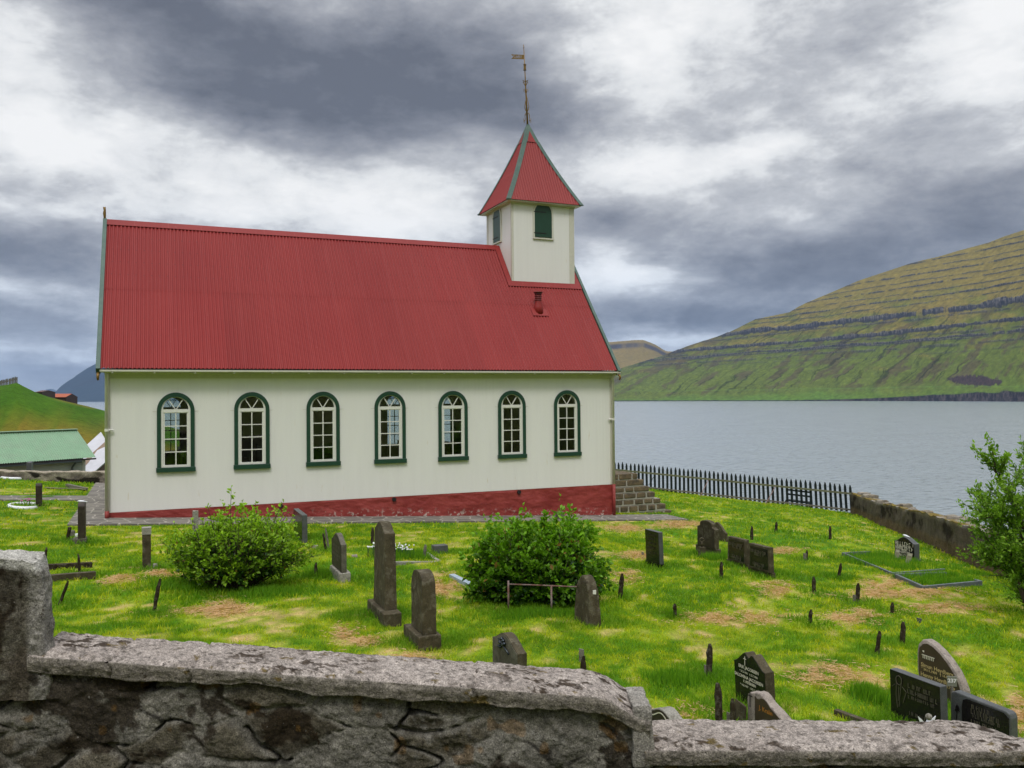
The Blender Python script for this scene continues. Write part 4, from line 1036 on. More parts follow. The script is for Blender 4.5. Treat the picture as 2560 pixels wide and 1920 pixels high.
# ------------------------------------------------------------------ far stone wall on the right (mossy, sloping to the sea side)
rw = thing('stone_wall', (21.5, 19, -4.4), 'low old stone wall with mossy top running down behind the grave plot at the right', 'wall')
def rmap(a, b_, c):
    L = 24.0; x = FB[0]+WDIR[0]*L*a+WN[0]*lerp(-.25, .45, b_)+.0; y = FB[1]+WDIR[1]*L*a+WN[1]*lerp(-.25, .45, b_)
    g_ = gplane(x, y); z = lerp(g_-.4, g_+.80-.06*np.sin(a*9)-.05*b_, c); return [x, y, z]
def rcol(P, A):
    x, y, z = P[:, 0], P[:, 1], P[:, 2]
    c = lerp(np.array([.055,.042,.028]), np.array([.155,.125,.095]), fbm3(x*1.5, y*1.5, z*1.5, 3, 5, .6)[:, None])
    top = sst(.93, .99, A[:, 2]); mo = lerp(np.array([.14,.085,.02]), np.array([.20,.16,.03]), fbm3(x*3, y*3, z*0, 7, 3)[:, None])
    c = lerp(c, np.array([.30,.27,.25]), (top*.9)[:, None]); c = lerp(c, mo, (top*sst(.36, .44, fbm3(x*1.3, y*1.3, z*0, 9, 5, .6)))[:, None])
    dk_ = sst(.55, .62, fbm3(x*1.1, y*1.1, z*1.8, 13, 5, .6))*sst(.3, .6, A[:, 2]); c = lerp(c, np.array([.022,.014,.010]), (dk_*.9*(1-top))[:, None])
    return lerp(c, np.array([.16,.10,.04]), (sst(.62, .5, A[:, 2])*.5)[:, None])
rough_block('masonry', rmap, (350, 16, 24), M['masonry'], rw, rcol, .07, 2.2, .03)
rng2 = random.Random(5)
for k in range(16):
    a = .02+k*.044+rng2.uniform(-.02, .02); P = rmap(np.array([a]), np.array([.45+rng2.uniform(-.3, .3)]), np.array([1.]))
    cc = [float(q[0]) for q in P]; sc = rng2.uniform(.14, .3)
    rough_block('loose_stone', lambda A, B_, C, cc=cc, sc=sc: [cc[0]+(A-.5)*sc*1.5, cc[1]+(B_-.5)*sc*1.3, cc[2]-.05+C*sc*.6], (8, 8, 6), M['masonry'], rw, lambda P, A: lerp(np.array([.13,.10,.05]), np.array([.36,.33,.29]), fbm3(P[:, 0]*4, P[:, 1]*4, P[:, 2]*4, 3, 3)[:, None]), .05, 5, .2)

# low wall on the left, in front of the sheds
lw = thing('stone_wall', (-3, 33, -2.8), 'low dry stone wall in front of the green roofed shed', 'wall')
P0, P1 = G(-350, 1172), G(275, 1209)
P0 = G(-350, 1178); P1 = G(330, 1214)
topz = lambda x: None
def lmap(a, b_, c):
    x = lerp(P0.x, P1.x+2.5, a); y = lerp(P0.y, P1.y-1.2, a)+lerp(0, .5, b_); g_ = gplane(x, y); zt = -2.36-.012*(x+5)
    return [x, y, lerp(g_-.3, zt, c)]
def lcol(P, A):
    x, y, z = P[:, 0], P[:, 1], P[:, 2]; cell = fbm3(x*2.6, y*.5, z*5, 3, 4, .6)
    c = lerp(np.array([.11,.09,.075]), np.array([.30,.26,.21]), sst(.3, .7, cell)[:, None]); c = lerp(c, np.array([.02,.016,.012]), sst(.60, .64, fbm3(x*2.2, y, z*4.5, 17, 3))[:, None])
    return lerp(c, np.array([.36,.31,.24]), (sst(.93, .99, A[:, 2])*.8)[:, None])
rough_block('masonry', lmap, (240, 8, 26), M['masonry'], lw, lcol, .06, 3, .03)

# ------------------------------------------------------------------ sheds and far buildings on the left
def ptZ(px, py, Zc): return ray(px, py)*Zc
M['roofgreen'] = simple('pale_green_roof', (.19,.335,.205), .55, .14, 1.2, dirt=(.20,.27,.19), dirtamt=.5, dscale=1.5)
M['plaster'] = simple('grey_plaster', (.26,.30,.28), .8, .12, 2)
E_ = ptZ(239.5, 1142.8, 50); th = R_(33)
dirR = (F0*math.cos(th)+RT0*math.sin(th)).normalized(); dirB = (F0*math.sin(th)-RT0*math.cos(th)).normalized()   # along ridge / back-left
shed = thing('shed', (E_.x-3, E_.y, -5), 'low shed with pale green corrugated roof behind the low stone wall', 'shed')
rn = 2.05; ri = 1.62; Ls = 22.0
A_ = E_-dirR*Ls; SDs = (dirB*rn+Z_*ri); Lq = SDs.length; SDs.normalize()
rf = corr('roof', A_, dirR, SDs, Ls, Lq, M['roofgreen'], shed, pitch=.13, amp=.02)
corr('rear_slope', A_+dirB*2*rn, dirR, (-dirB*rn+Z_*ri).normalized(), Ls, Lq, M['roofgreen'], rf, pitch=.13, amp=.02)
mb = MB(); mb.beam(A_+SDs*Lq+Z_*.02, E_+SDs*Lq+Z_*.02, .32, .04); mb.emit('ridge_cap', simple('pale_ridge', (.30,.45,.33), .5), rf)
mb = MB(); mb.beam(A_-SDs*.03-Z_*.07, E_-SDs*.03-Z_*.07, .05, .09); mb.emit('fascia', M['dark'], shed)
mb = MB(); mb.beam(A_-dirB*.06-Z_*.18, E_-dirR*.9-dirB*.06-Z_*.16, .09, .07)
p = E_-dirR*1.35-dirB*.04-Z_*.2; mb.tube([p+dirR*.45, p+dirR*.1-Z_*.03, p-Z_*.3+dirB*.15, p-Z_*2.2+dirB*.15], .06, 8); mb.emit('gutter', simple('dark_gutter', (.04,.055,.06), .4), shed)
mb = MB(); W0 = E_-dirR*.6+dirB*.22; W1_ = A_+dirB*.22
q = [W0, W1_, W1_+dirB*(2*rn-.44), W0+dirB*(2*rn-.44)]
mb.add([v-Z_*.12 for v in q]+[v-Z_*3.4 for v in q], [(0,1,5,4),(1,2,6,5),(2,3,7,6),(3,0,4,7),(4,5,6,7)]); 
gp = (W0+W0+dirB*(2*rn-.44))/2+Z_*(ri-.3); k = len(mb.V); mb.add([W0-Z_*.12, W0+dirB*(2*rn-.44)-Z_*.12, gp], [(0,1,2)])
wl_ = mb.emit('wall', M['plaster'], shed)
mb = MB(); mb.beam(W0-Z_*.12, W0-Z_*3, .16, .16); mb.emit('corner_board', simple('pale_corner', (.42,.46,.44), .6), shed)
mb = MB(); p = ptZ(137.5, 1160, 48.7); mb.beam(p-Z_*.35, p+Z_*.3, .5, .10); mb.emit('wall_box', M['plaster'], shed)
# white roofed hut
hut = thing('hut', (-3.2, 60, -4.5), 'small hut with whitewashed board roof and brown batten, half hidden by the church corner', 'hut')
def A2(x, y, Zc): return ptZ(x*.2893, 960+y*.2893, Zc)
TLp, TRp = A2(725, 548, 58), A2(872, 414, 60); 
rk = (TRp-TLp); dn = A2(860, 715, 54)-A2(738, 838, 52)
BLp, BRp = A2(700, 858, 55), A2(990, 605, 57.5)
mb = MB(); rt2 = TRp+(A2(905, 422, 60)-A2(872, 414, 62))*2.2
up_ = (TRp-TLp).cross(BLp-TLp).normalized(); up_ = up_ if up_.z > 0 else -up_
Q = [TLp, TRp, BRp, BLp]
mb.add(Q+[v-up_*.12 for v in Q], [(0,1,2,3),(7,6,5,4),(0,4,5,1),(1,5,6,2),(2,6,7,3),(3,7,4,0)])
rfh = mb.emit('roof', simple('whitewashed_boards', (.50,.50,.54), .7, .15, 1.5), hut)
mb = MB(); a_ = TLp.lerp(BLp, .52); c_ = TRp.lerp(BRp, .52); mb.beam(a_+up_*.04, c_+up_*.04, .36, .08, up_); mb.emit('batten', simple('brown_batten', (.24,.17,.12), .8), rfh)
mb = MB(); V = [v-up_*.13 for v in Q]; V2 = [Vector((v.x, v.y, -6.5)) for v in V]
mb.add(V+V2, [(3,2,6,7),(0,3,7,4),(1,0,4,5),(2,1,5,6)]); mb.emit('wall', simple('dark_boards', (.09,.06,.05), .8), hut)
# far little buildings on the mound
def bld(name, label, x0, x1, yt, yb, Zc, roofc, wallc, split=.5):
    a, b_ = ptZ(*c4(x0, yb), Zc), ptZ(*c4(x1, yb), Zc); t = ptZ(*c4(x0, yt), Zc); h = (t-a).z; w_ = (b_-a).length
    t_ = thing(name, (a+b_)/2-Z_*1, label, 'house'); dd_ = F0*3
    mb = MB(); q = [a, b_, b_+dd_, a+dd_]; mb.add([v-Z_*2.5 for v in q]+[v+Z_*h*(1-split) for v in q], [(0,1,5,4),(1,2,6,5),(2,3,7,6),(3,0,4,7),(4,5,6,7)]); mb.emit('wall', simple('w', wallc, .8), t_)
    mb = MB(); e0, e1 = a-F0*.2+Z_*h*(1-split), b_-F0*.2+Z_*h*(1-split); r0, r1 = a+F0*1.5+Z_*h*1.05, b_+F0*1.5+Z_*h*1.05; f0_, f1_ = a+F0*3.2+Z_*h*(1-split), b_+F0*3.2+Z_*h*(1-split)
    mb.add([e0, e1, r1, r0, f1_, f0_], [(0,1,2,3),(3,2,4,5)]); rf_ = mb.emit('roof', simple('r', roofc, .7), t_)
    mb = MB(); mb.add([e0-Z_*.02, f0_-Z_*.02, r0-Z_*.02, e1-Z_*.02, r1-Z_*.02, f1_-Z_*.02], [(0,1,2),(3,5,4)]); mb.emit('gable', simple('g', wallc, .8), t_)
    return t_
bld('boathouse', 'rusty red roofed boathouse beyond the grassy mound, by the water', 640, 918, 470, 575, 118, (.36,.085,.035), (.05,.03,.03), .42)
bld('hut', 'small dark roofed hut peeping over the grassy mound', 490, 583, 420, 478, 105, (.10,.05,.045), (.06,.04,.04), .4)
ff = thing('fence', ptZ(*c4(100, 300), 94), 'short post fence on top of the grassy mound at far left', 'fence')
for k in range(15):
    px, py = c4(-60+k*21, 352-k*5.4 if k < 14 else 285); px2 = px+random.uniform(-.5, .5)
    p = ptZ(px, py+2, 93.5); q = ptZ(px2, py-9+random.uniform(-1, 1), 93.5)
    mb = MB(); mb.beam(p-Z_*.4, q, .09, .09); mb.emit('post', M['stake2'], ff)
mb = MB(); mb.beam(ptZ(*c4(-60, 335), 93.5), ptZ(*c4(234, 265), 93.5), .05, .09); mb.beam(ptZ(*c4(-60, 320), 93.5), ptZ(*c4(234, 252), 93.5), .04, .05); mb.emit('rail', M['stake2'], ff)

# ------------------------------------------------------------------ picket fence on the sea side
fence = thing('picket_fence', (23.2, 29.2, -4.4), 'long dark picket fence with pointed boards along the sea edge', 'fence')
a0 = Vector((FA[0], FA[1], 0))-Vector((FDIR[0], FDIR[1], 0))*4.2; a1 = Vector((FB[0], FB[1], 0))-Vector((FDIR[0], FDIR[1], 0))*.12
fd_ = (a1-a0).normalized(); FLn = (a1-a0).length; fn_ = Vector((FN[0], FN[1], 0))
pk = None; npk = int(FLn/.192)
for k in range(npk+1):
    p = a0+fd_*(k*.192); zg = float(gplane(p.x, p.y))
    h = 1.10; w_ = .098
    if pk is None:
        mb = MB(); mb.prism([(-w_/2, .0), (w_/2, .0), (w_/2, h-.13), (.012, h), (-.012, h), (-w_/2, h-.13)], p+Z_*zg, fd_, Z_, fn_, .022); pk = mb.emit('picket', M['wood'], fence, loc=p+Z_*zg); o = pk
    else:
        o = pk.copy(); COL.objects.link(o); o.location = p+Z_*zg-Vector(fence.location)
    tl = .0+.0016*max(0, k-30)
    o.rotation_euler = (0, 0, 0); o.matrix_basis = Matrix.Translation(o.location) @ Matrix.Rotation(-tl+random.uniform(-.012, .012), 4, fn_) @ Matrix.Scale(1+random.uniform(-.02, .02), 4, Z_)
for h_, w_, nm in ((.74, .075, 'rail'), (.09, .06, 'rail')):
    mb = MB()
    n_ = 14
    for k in range(n_):
        p = a0+fd_*(FLn*k/n_); q = a0+fd_*(FLn*(k+1)/n_)
        mb.beam(p+Z_*(float(gplane(p.x, p.y))+h_)-fn_*.03, q+Z_*(float(gplane(q.x, q.y))+h_)-fn_*.03, .055, w_)
    mb.emit(nm, M['rail'] if h_ > .5 else M['stake2'], fence)
for (x0, y0, x1, y1) in ((550,430,490,520), (1005,485,925,635), (1585,540,1490,700)):
    g1 = G(1480+x1*.2893, 1060+y1*.2893)
    px = 1480+x0*.2893; py = 1060+y0*.2893; d = ray(px, py); t = ((Vector((FA[0], FA[1], 0))-fn_*.06).dot(fn_))/d.dot(fn_)
    mb = MB(); mb.tube([d*t, g1-Z_*.05], .017, 6); mb.emit('brace', M['rust'], fence)
bench = thing('bench', (22.5, 31.5, -5), 'dark wooden bench standing just beyond the picket fence', 'bench')
bp = [ray(1480+x*.2893, 1060+y*.2893) for x, y in ((1680, 700), (1885, 715))]
t_ = [((Vector((FA[0], FA[1], 0))+fn_*.7).dot(fn_))/d.dot(fn_) for d in bp]; q0, q1 = bp[0]*t_[0], bp[1]*t_[1]
zb_ = float(gz(q0.x, q0.y)); q0.z = zb_; q1.z = float(gz(q1.x, q1.y))
mb = MB(); mb.beam(q0+Z_*.45, q1+Z_*.45, .38, .05); mb.emit('seat', M['wood'], bench)
mb = MB(); mb.beam(q0+Z_*.86+fn_*.22, q1+Z_*.86+fn_*.22, .04, .07); mb.beam(q0+Z_*.68+fn_*.2, q1+Z_*.68+fn_*.2, .04, .07); mb.emit('backrest', M['wood'], bench)
for q in (q0, q1):
    for s_ in (-.14, .16):
        mb = MB(); mb.beam(q-Z_*.4+fn_*s_, q+Z_*(.42 if s_ < 0 else .88)+fn_*(s_+.02), .08, .06); mb.emit('leg', M['wood'], bench)

# ------------------------------------------------------------------ gravestones
def fit(N, xf, xs, yt):
    P = G(*N); 
    def sol(px, D): u = (px-1280)/FPX; return (u*P.dot(FW)-P.dot(RT))/(D.dot(RT)-u*D.dot(FW))
    w_ = sol(xf, Y_); t = sol(xs, X_); h = (N[1]-yt)*P.dot(FW)/FPX
    return P, w_, t, h
def outline(kind, w_, h, r=.5, n=14):
    if kind == 'flat': return [(0, 0), (0, h), (w_, h*r if r > .6 else h), (w_, 0)]
    if kind == 'round': return [(0, 0)]+[(w_/2-w_/2*math.cos(math.pi*k/n), h+r*w_*math.sin(math.pi*k/n)) for k in range(n+1)]+[(w_, 0)]
    if kind == 'serp': return [(0, 0)]+[(w_*k/n, h+r*w_*(.5-.5*math.cos(2*math.pi*k/n))**.8) for k in range(n+1)]+[(w_, 0)]
    if kind == 'gable': return [(0, 0), (0, h), (w_*.42, h+r*w_), (w_*.58, h+r*w_), (w_, h), (w_, 0)]
    if kind == 'shoulder': return [(0, 0), (0, h), (w_*.16, h+.06*w_)]+[(w_/2-w_*.34*math.cos(math.pi*k/n), h+.06*w_+r*w_*(.35+.65*math.sin(math.pi*k/n))) for k in range(n+1)]+[(w_*.84, h+.06*w_), (w_, h), (w_, 0)]
    if kind == 'twin': return [(0, 0)]+[(w_*k/24, h+r*w_*max(0, (.5-.5*math.cos(2*math.pi*k/24))**.8-.42*math.exp(-((k-12)/1.8)**2))) for k in range(25)]+[(w_, 0)]
    return [(a*w_, b_*h) for a, b_ in kind]
def inscribe(parent, P, w_, lines, mat, name='inscription'):
    V, F = [], []
    for (txt, size, a, z, *o) in lines:
        v, f = text_mesh(txt, size, 'CENTER', .0012 if size > .03 else .0005, *(o or []))
        k = len(V); V += [P+Y_*(w_*a-q.x)+Z_*(z+q.y)-X_*.006 for q in v]; F += [tuple(i+k for i in g_) for g_ in f]
    return emit(name, V, F, mat, parent)
def worn(parent, P, w_, lines, mat, seed=1):
    """rows of worn, unreadable engraved strokes: (centre a, z, width fraction, letter height)"""
    r = random.Random(seed); mb = MB()
    for (a, z, wf, s) in lines:
        y = w_*(a+wf/2); ye = w_*(a-wf/2)
        while y > ye:
            if r.random() < .14: y -= s*.5
            wd = s*r.uniform(.10, .18); mb.prism([(y, z-s/2), (y-wd, z-s/2), (y-wd, z+s/2), (y, z+s/2)], P-X_*.006, Y_, Z_, -X_, .001)
            if r.random() < .7:
                zz = z+s*r.choice((-.42, 0, .42)); mb.prism([(y, zz-s*.07), (y-s*.45, zz-s*.07), (y-s*.45, zz+s*.07), (y, zz+s*.07)], P-X_*.0064, Y_, Z_, -X_, .001)
            if r.random() < .5: mb.prism([(y-s*.40, z-s/2), (y-s*.40-wd, z-s/2), (y-s*.40-wd, z+s/2), (y-s*.40, z+s/2)], P-X_*.0068, Y_, Z_, -X_, .001)
            y -= s*.72
    return mb.emit('inscription', mat, parent)
def crossV(mbx, P, w_, a, z, s, mt_=None):
    mbx.prism([(w_*a-.006*s, z-.5*s*.1), (w_*a+.006*s, z-.05*s), (w_*a+.006*s, z+.10*s), (w_*a-.006*s, z+.10*s)], P-X_*.007, Y_, Z_, -X_, .002)
    mbx.prism([(w_*a-.035*s, z+.055*s), (w_*a+.035*s, z+.055*s), (w_*a+.035*s, z+.066*s), (w_*a-.035*s, z+.066*s)], P-X_*.0075, Y_, Z_, -X_, .002)
TEX = bpy.data.textures.new('chipped', 'CLOUDS'); TEX.noise_scale = .11; TEX.noise_depth = 4
def roughen(o, s, lv=3):
    m_ = o.modifiers.new('fine', 'SUBSURF'); m_.subdivision_type = 'SIMPLE'; m_.levels = m_.render_levels = lv
    d_ = o.modifiers.new('chips', 'DISPLACE'); d_.texture = TEX; d_.texture_coords = 'GLOBAL'; d_.strength = s; d_.mid_level = .5
def grave(label, N, xf, xs, yt, kind, r, mat, base=None, bmat=None, panel=None, pm=None, lean=0, taper=0, bev=.008, name='gravestone', cat='gravestone', group=None, tuft=1, botz=0, wfix=None):
    P, w_, t, h = fit(N, xf, xs, yt)
    if base:
        Pb, wb_, tb, hb = fit(*base)
        zt_ = Pb.z+hb; P = ray(*N)*(zt_/ray(*N).z)
        def sol(px, D): u = (px-1280)/FPX; return (u*P.dot(FW)-P.dot(RT))/(D.dot(RT)-u*D.dot(FW))
        w_ = sol(xf, Y_); t = sol(xs, X_); h = (N[1]-yt)*P.dot(FW)/FPX
    if wfix: w_ = wfix
    root = thing(name, (P.x+t/2, P.y+w_/2, P.z), label, cat, group)
    ol = outline(kind, w_, h, r)
    mb = MB(); n0 = len(ol); mb.prism([(a, b_-(.12 if b_ == 0 and not base else 0)) for a, b_ in ol], P, Y_, Z_, X_, t)
    if taper or lean:
        H = max(b_ for a, b_ in ol); c0 = Vector((P.x+t/2, P.y+w_/2, 0))
        for v in mb.V:
            f = (v.z-P.z)/H; v.x = c0.x+(v.x-c0.x)*(1-taper*f)+lean*f*H; v.y = c0.y+(v.y-c0.y)*(1-taper*f)
    o = mb.emit('tablet', mat, root, bevel=bev)
    if mat in (M['brownstone'], M['rough_grey'], M['concrete']) and panel is None: roughen(o, .022)
    if panel is not None:
        i = panel if isinstance(panel, float) else .03; H = max(b_ for a, b_ in ol)
        po = [(w_/2+(a-w_/2)*(1-2*i/w_), H/2+(b_-H/2)*(1-2*i/H)) for a, b_ in ol]
        mb = MB(); mb.prism(po, P-X_*.004, Y_, Z_, X_, .006); 
        if taper or lean:
            for v in mb.V: f = (v.z-P.z)/H; v.x = c0.x+(v.x-c0.x)*(1-taper*f)+lean*f*H; v.y = c0.y+(v.y-c0.y)*(1-taper*f)
        mb.emit('face_panel', pm or M['polished'], root)
    if base:
        mb = MB(); y1 = Pb.y+wb_; mb.box(*sorted((Pb.x, Pb.x+tb)), Pb.y, y1, Pb.z-.15, Pb.z+hb); bo_ = mb.emit('base', bmat or mat, root, bevel=.012); roughen(bo_, .02)
    if tuft: TUFT.append((P.x+t/2, P.y+w_/2, w_/2+.25, .25))
    root['_w'] = w_; root['_h'] = h; root['_t'] = t
    del root['_w'], root['_h'], root['_t']
    return root, P, w_, t, h
def A1_(x, y): return (x*.2893, 960+y*.2893)
def C1(x, y): return (640+x*.2893, 960+y*.2893)
def C2(x, y): return (640+x*.2893, 1340+y*.2893)
def G1(x, y): return (1120+x*.2893, 1240+y*.2893)
def E1(x, y): return (1480+x*.2893, 1060+y*.2893)
def Fq(x, y): return (2000+x*.2893, 1060+y*.2893)
def D1(x, y): return (1800+x*.3436, 1440+y*.3436)
def H1(x, y): return (1200+x*.3495, 1340+y*.3495)
def B1(x, y): return (x*.3495, 1340+y*.3495)
# left group (seen almost edge-on)
g1 = grave('dark square-topped headstone standing edge-on in front of the green roofed shed', (77.7, 1194), 83.5, 66, 1156, 'flat', .5, M['slate'], bev=.01)
g2 = grave('dark round-topped headstone seen edge-on beside an oval white kerb with flowers', (103.5, 1268), 106, 88.8, 1216, 'round', .35, M['darkbrown'])
g3 = grave('dark edge-on headstone on a block base with a white dove on top', (212.4, 1346), 215.6, 194.4, 1268, 'round', .25, M['darkbrown'], ((215.3, 1363), 218, 182.3, 1346), M['rough_grey'])
g4 = grave('slim brown stone post with pale cap, standing alone left of the rose bush', (377.2, 1426), 377.62, 356, 1321, 'flat', .5, M['brownstone'], wfix=.16)
P = g4[1]; mb = MB(); mb.box(P.x+g4[3]-.008, P.x+.008, P.y-.008, P.y+g4[2]+.008, P.z+g4[4]-.10, P.z+g4[4]+.012); mb.emit('pale_cap', M['concrete'], g4[0])
g5 = grave('small pale stone slab rising behind the left bush', (482, 1352), 479, 496, 1278, 'flat', .5, M['concrete'], wfix=.10)
# middle
g6 = grave('square dark polished headstone with slanting grey top, right of the left bush', (755.7, 1352), 734.2, 768.8, 1288, 'flat', .5, M['slate'], None, None, .012)
g7 = grave('grey round-shouldered headstone on a pale block base, beside the tall stele', (853.8, 1433), 829.6, 867, 1363, 'serp', .17, M['rough_grey'], ((848.5, 1456), 825, 877, 1434), M['concrete'], .012, M['darkbrown'])
worn(g7[0], g7[1], g7[2], [(.5, g7[4]*k, w1, .05) for k, w1 in ((1.1,.3),(.82,.7),(.68,.6),(.52,.75),(.38,.5))], M['dletter'], 2)
g8 = grave('tallest brown stone stele with gabled top on a heavy base, left of centre', (962.6, 1527), 933.7, 993, 1337, 'gable', .20, M['brownstone'], ((959.7, 1564), 917.7, 1005, 1536.7), M['brownstone'], taper=.14)
g9 = grave('brown round-topped stele on a thick base, nearest the wall at centre left', (1056.6, 1589), 1027.7, 1092, 1466, 'round', .30, M['brownstone'], ((1046.5, 1622), 1008.9, 1103.5, 1594), M['brownstone'], taper=.06)
g10 = grave('low dark stone block lying in the grass between tall stele and large bush', C1(1541, 1463), C1(1515, 0)[0], C1(1660, 0)[0], C1(0, 1402)[1], 'flat', .5, M['slate'])
g11 = grave('wide brown headstone with curved top and a dark bronze rose, just behind the front wall', (1295.6, 1722), 1231.5, 1318.6, 1636, 'serp', .17, M['darkbrown'], None, None, .014, M['darkbrown'])
P, w_, h = g11[1], g11[2], g11[4]
for v in g11[0].children[0].data.materials: pass
g11[0].children[0].data.materials[0] = M['rough_grey']; g11[0].children[1].data.materials[0] = M['brownstone']
worn(g11[0], P-X_*.003, w_, [(.5, h*k, w1, s1) for k, w1, s1 in ((.74,.72,.05),(.60,.5,.045),(.46,.7,.05),(.32,.4,.045),(.18,.6,.045))], M['dletter'], 3)
mb = MB()
for k in range(9):
    a = k*2.4; r_ = .012*k**.5
    c_ = P+Y_*(w_*.56+r_*2*math.cos(a)-.03*(k-4)*.6)+Z_*(h*1.02+.02*math.sin(a)+.012*(k-4))-X_*.02
    mb.lathe([(.004, -.018), (.022, -.006), (.024, .006), (.006, .018)], c_, 7)
mb.tube([P+Y_*w_*.7+Z_*h*1.1-X_*.015, P+Y_*w_*.5+Z_*h*1.0-X_*.02, P+Y_*w_*.3+Z_*h*.84-X_*.015], .010, 6)
mb.emit('bronze_rose', simple('dark_bronze', (.04,.05,.06), .25, .2, 20, metal=.6), g11[0], smooth=True)
g12 = grave('rounded boulder-like brown headstone leaning against the right end of the large bush', (1474, 1567), 1434, 1505, 1500, 'round', .60, M['brownstone'], taper=.26, bev=.02)
P = g12[1]; p = ray(1483.5, 1480)*((P.y+.07)/ray(1483.5, 1480).y); mb = MB(); mb.box(p.x-.02, p.x+.03, P.y+.045, P.y+.052, p.z-.035, p.z+.03); mb.emit('white_tag', M['white'], g12[0])
# right of centre
g13 = grave('glossy black rectangular headstone with grey side on a small black plinth', (1649.4, 1412), 1615.5, 1660, 1331, 'flat', .5, M['slate'], ((1650.5, 1419), 1612, 1662.5, 1411), M['polished'], .006, lean=-.035)
worn(g13[0], g13[1]-X_*.03, g13[2], [(.5, g13[4]*k, .5, .05) for k in (.86,.74,.6,.46,.3)], M['darkbrown'], 4)
g14 = grave('brown headstone with raised rounded crest on a stepped base, ring-topped marker in front', (1787.4, 1374), 1743.3, 1798, 1325, 'shoulder', .20, M['brownstone'], ((1790.5, 1390), 1738.7, 1803, 1374), M['brownstone'], .02, M['darkbrown'])
worn(g14[0], g14[1], g14[2], [(.5, g14[4]*k, w1, .075) for k, w1 in ((1.08,.25),(.88,.75),(.70,.7),(.56,.35))], M['dletter'], 5)
g15 = grave('dark round-shouldered headstone half hidden behind the crested brown one', (1815, 1353), 1768, 1820, 1334, 'serp', .30, M['brownstone'])
g16 = grave('left one of two adjoining slab headstones with brown frame and black panel', (1864.2, 1412), 1818.6, 1875, 1351, 'flat', .5, M['brownstone'], ((1868, 1423), 1816, 1876, 1412), M['brownstone'], .045, taper=.05)
g17 = grave('right one of two adjoining slab headstones with lichen-edged black panel', (1924.7, 1433), 1871.4, 1936, 1370, 'flat', .5, M['brownstone'], ((1930.8, 1446), 1869, 1939.5, 1433), M['brownstone'], .045, taper=.05)
for g_ in (g16, g17): worn(g_[0], g_[1]-X_*.012, g_[2], [(.5, g_[4]*k, w1, .06) for k, w1 in ((.74,.7),(.64,.35),(.24,.5),(.16,.4))], M['dletter'], int(g_[2]*100))
g18 = grave('black headstone topped by a white dove, in the kerbed plot by the far wall', (2287, 1400), 2236.5, 2299.5, 1361, 'serp', .22, M['slate'], ((2280, 1408), 2232.6, 2304, 1401), M['slate'], .008)
worn(g18[0], g18[1], g18[2], [(.54, g18[4]*k, w1, s1) for k, w1, s1 in ((.90,.78,.085),(.76,.66,.05),(.62,.78,.085),(.48,.2,.05),(.36,.6,.05),(.15,.4,.06))], M['letter'], 6)
# right foreground
g19 = grave('tall black headstone with twin-lobed top, a cross and gilt names', (1918, 1784), 1840, 1941, 1683, 'twin', .30, M['brownstone'], None, None, .006, lean=-.05)
P, w_, h = g19[1]-X_*.018, g19[2], g19[4]
inscribe(g19[0], P-X_*.006, w_, [('ERIK JACOBSEN', .045, .50, h*.92), ('* 27.5.1903   † 22.7.1986', .028, .50, h*.80), ('SALOMINA JACOBSEN', .045, .50, h*.68), ('F. PETERSEN', .036, .47, h*.57), ('* 14.8.1907   † 30.11.1989', .028, .47, h*.46)], M['letter'])
mb = MB(); crossV(mb, P-X_*.010, w_, .60, h*1.06, .62); mb.emit('cross', M['letter'], g19[0])
sl_o = [(0,0),(0,.62),(.10,.74),(.30,.80),(.55,.98),(.70,1.12),(.80,1.15),(.88,1.10),(.96,.98),(1,.85),(1,0)]
sl_o = [(0,0),(0,.30),(.04,.55),(.12,.75),(.24,.92),(.38,1.08),(.52,1.22),(.62,1.42),(.70,1.50),(.78,1.48),(.86,1.38),(.93,1.36),(.985,1.22),(1,1.0),(1,0)]
g20 = grave('low irregular pale granite stone with dark panel, at the foot of the twin-lobed stone', (1978, 1862), 1868, 2002, 1802, sl_o, 0, M['pink'], bev=.015)
P, w_, h = g20[1], g20[2], g20[4]
mb = MB(); mb.prism([(a*w_*.76+.03, b_*h*.90) for a, b_ in sl_o[:-3]]+[(.80*w_, h*1.30), (.80*w_, 0)], P-X_*.005, Y_, Z_, X_, .007); mb.emit('face_panel', simple('dark_plum_panel', (.05,.032,.026), .35, .1), g20[0])
inscribe(g20[0], P-X_*.003, w_, [('J. Kralin', .060, .54, h*.90)], M['oletter'])
mb = MB(); crossV(mb, P-X_*.004, w_, .90, h*.95, 1.0); mb.emit('cross', M['dark'], g20[0])
bo = [(0,0),(-.06,.25),(-.05,.60),(.02,.95),(.12,1.30),(.28,1.66),(.45,1.95),(.62,2.16),(.76,2.24),(.88,2.16),(.97,1.95),(1.0,1.6),(1.0,.9),(.97,.4),(.94,0)]
g21 = grave('tall egg-shaped pinkish boulder headstone with brown polished face and gilt script', (2405, 1765), 2292, 2424, 1700, [(a, b_*.95) for a, b_ in bo], 0, M['pink'], bev=.035)
P, w_, h = g21[1], g21[2], g21[4]
mb = MB(); mb.prism([(.5*w_+(a-.5)*w_*.88, b_*h*.93*.95) for a, b_ in bo], P-X_*.005, Y_, Z_, X_, .010); mb.emit('face_panel', simple('brown_polished_face', (.055,.038,.028), .3, .2), g21[0])
inscribe(g21[0], P-X_*.004, w_, [('Simun Heydberg', .062, .52, h*1.08), ('* 24.11.1909   † 16.8.1979', .040, .50, h*.92), ('Henny Heydberg', .062, .52, h*.70), ('* 17.10.1912   † 25.3.1999', .040, .50, h*.54)], M['gletter'])
mb = MB(); q_ = P-X_*.012
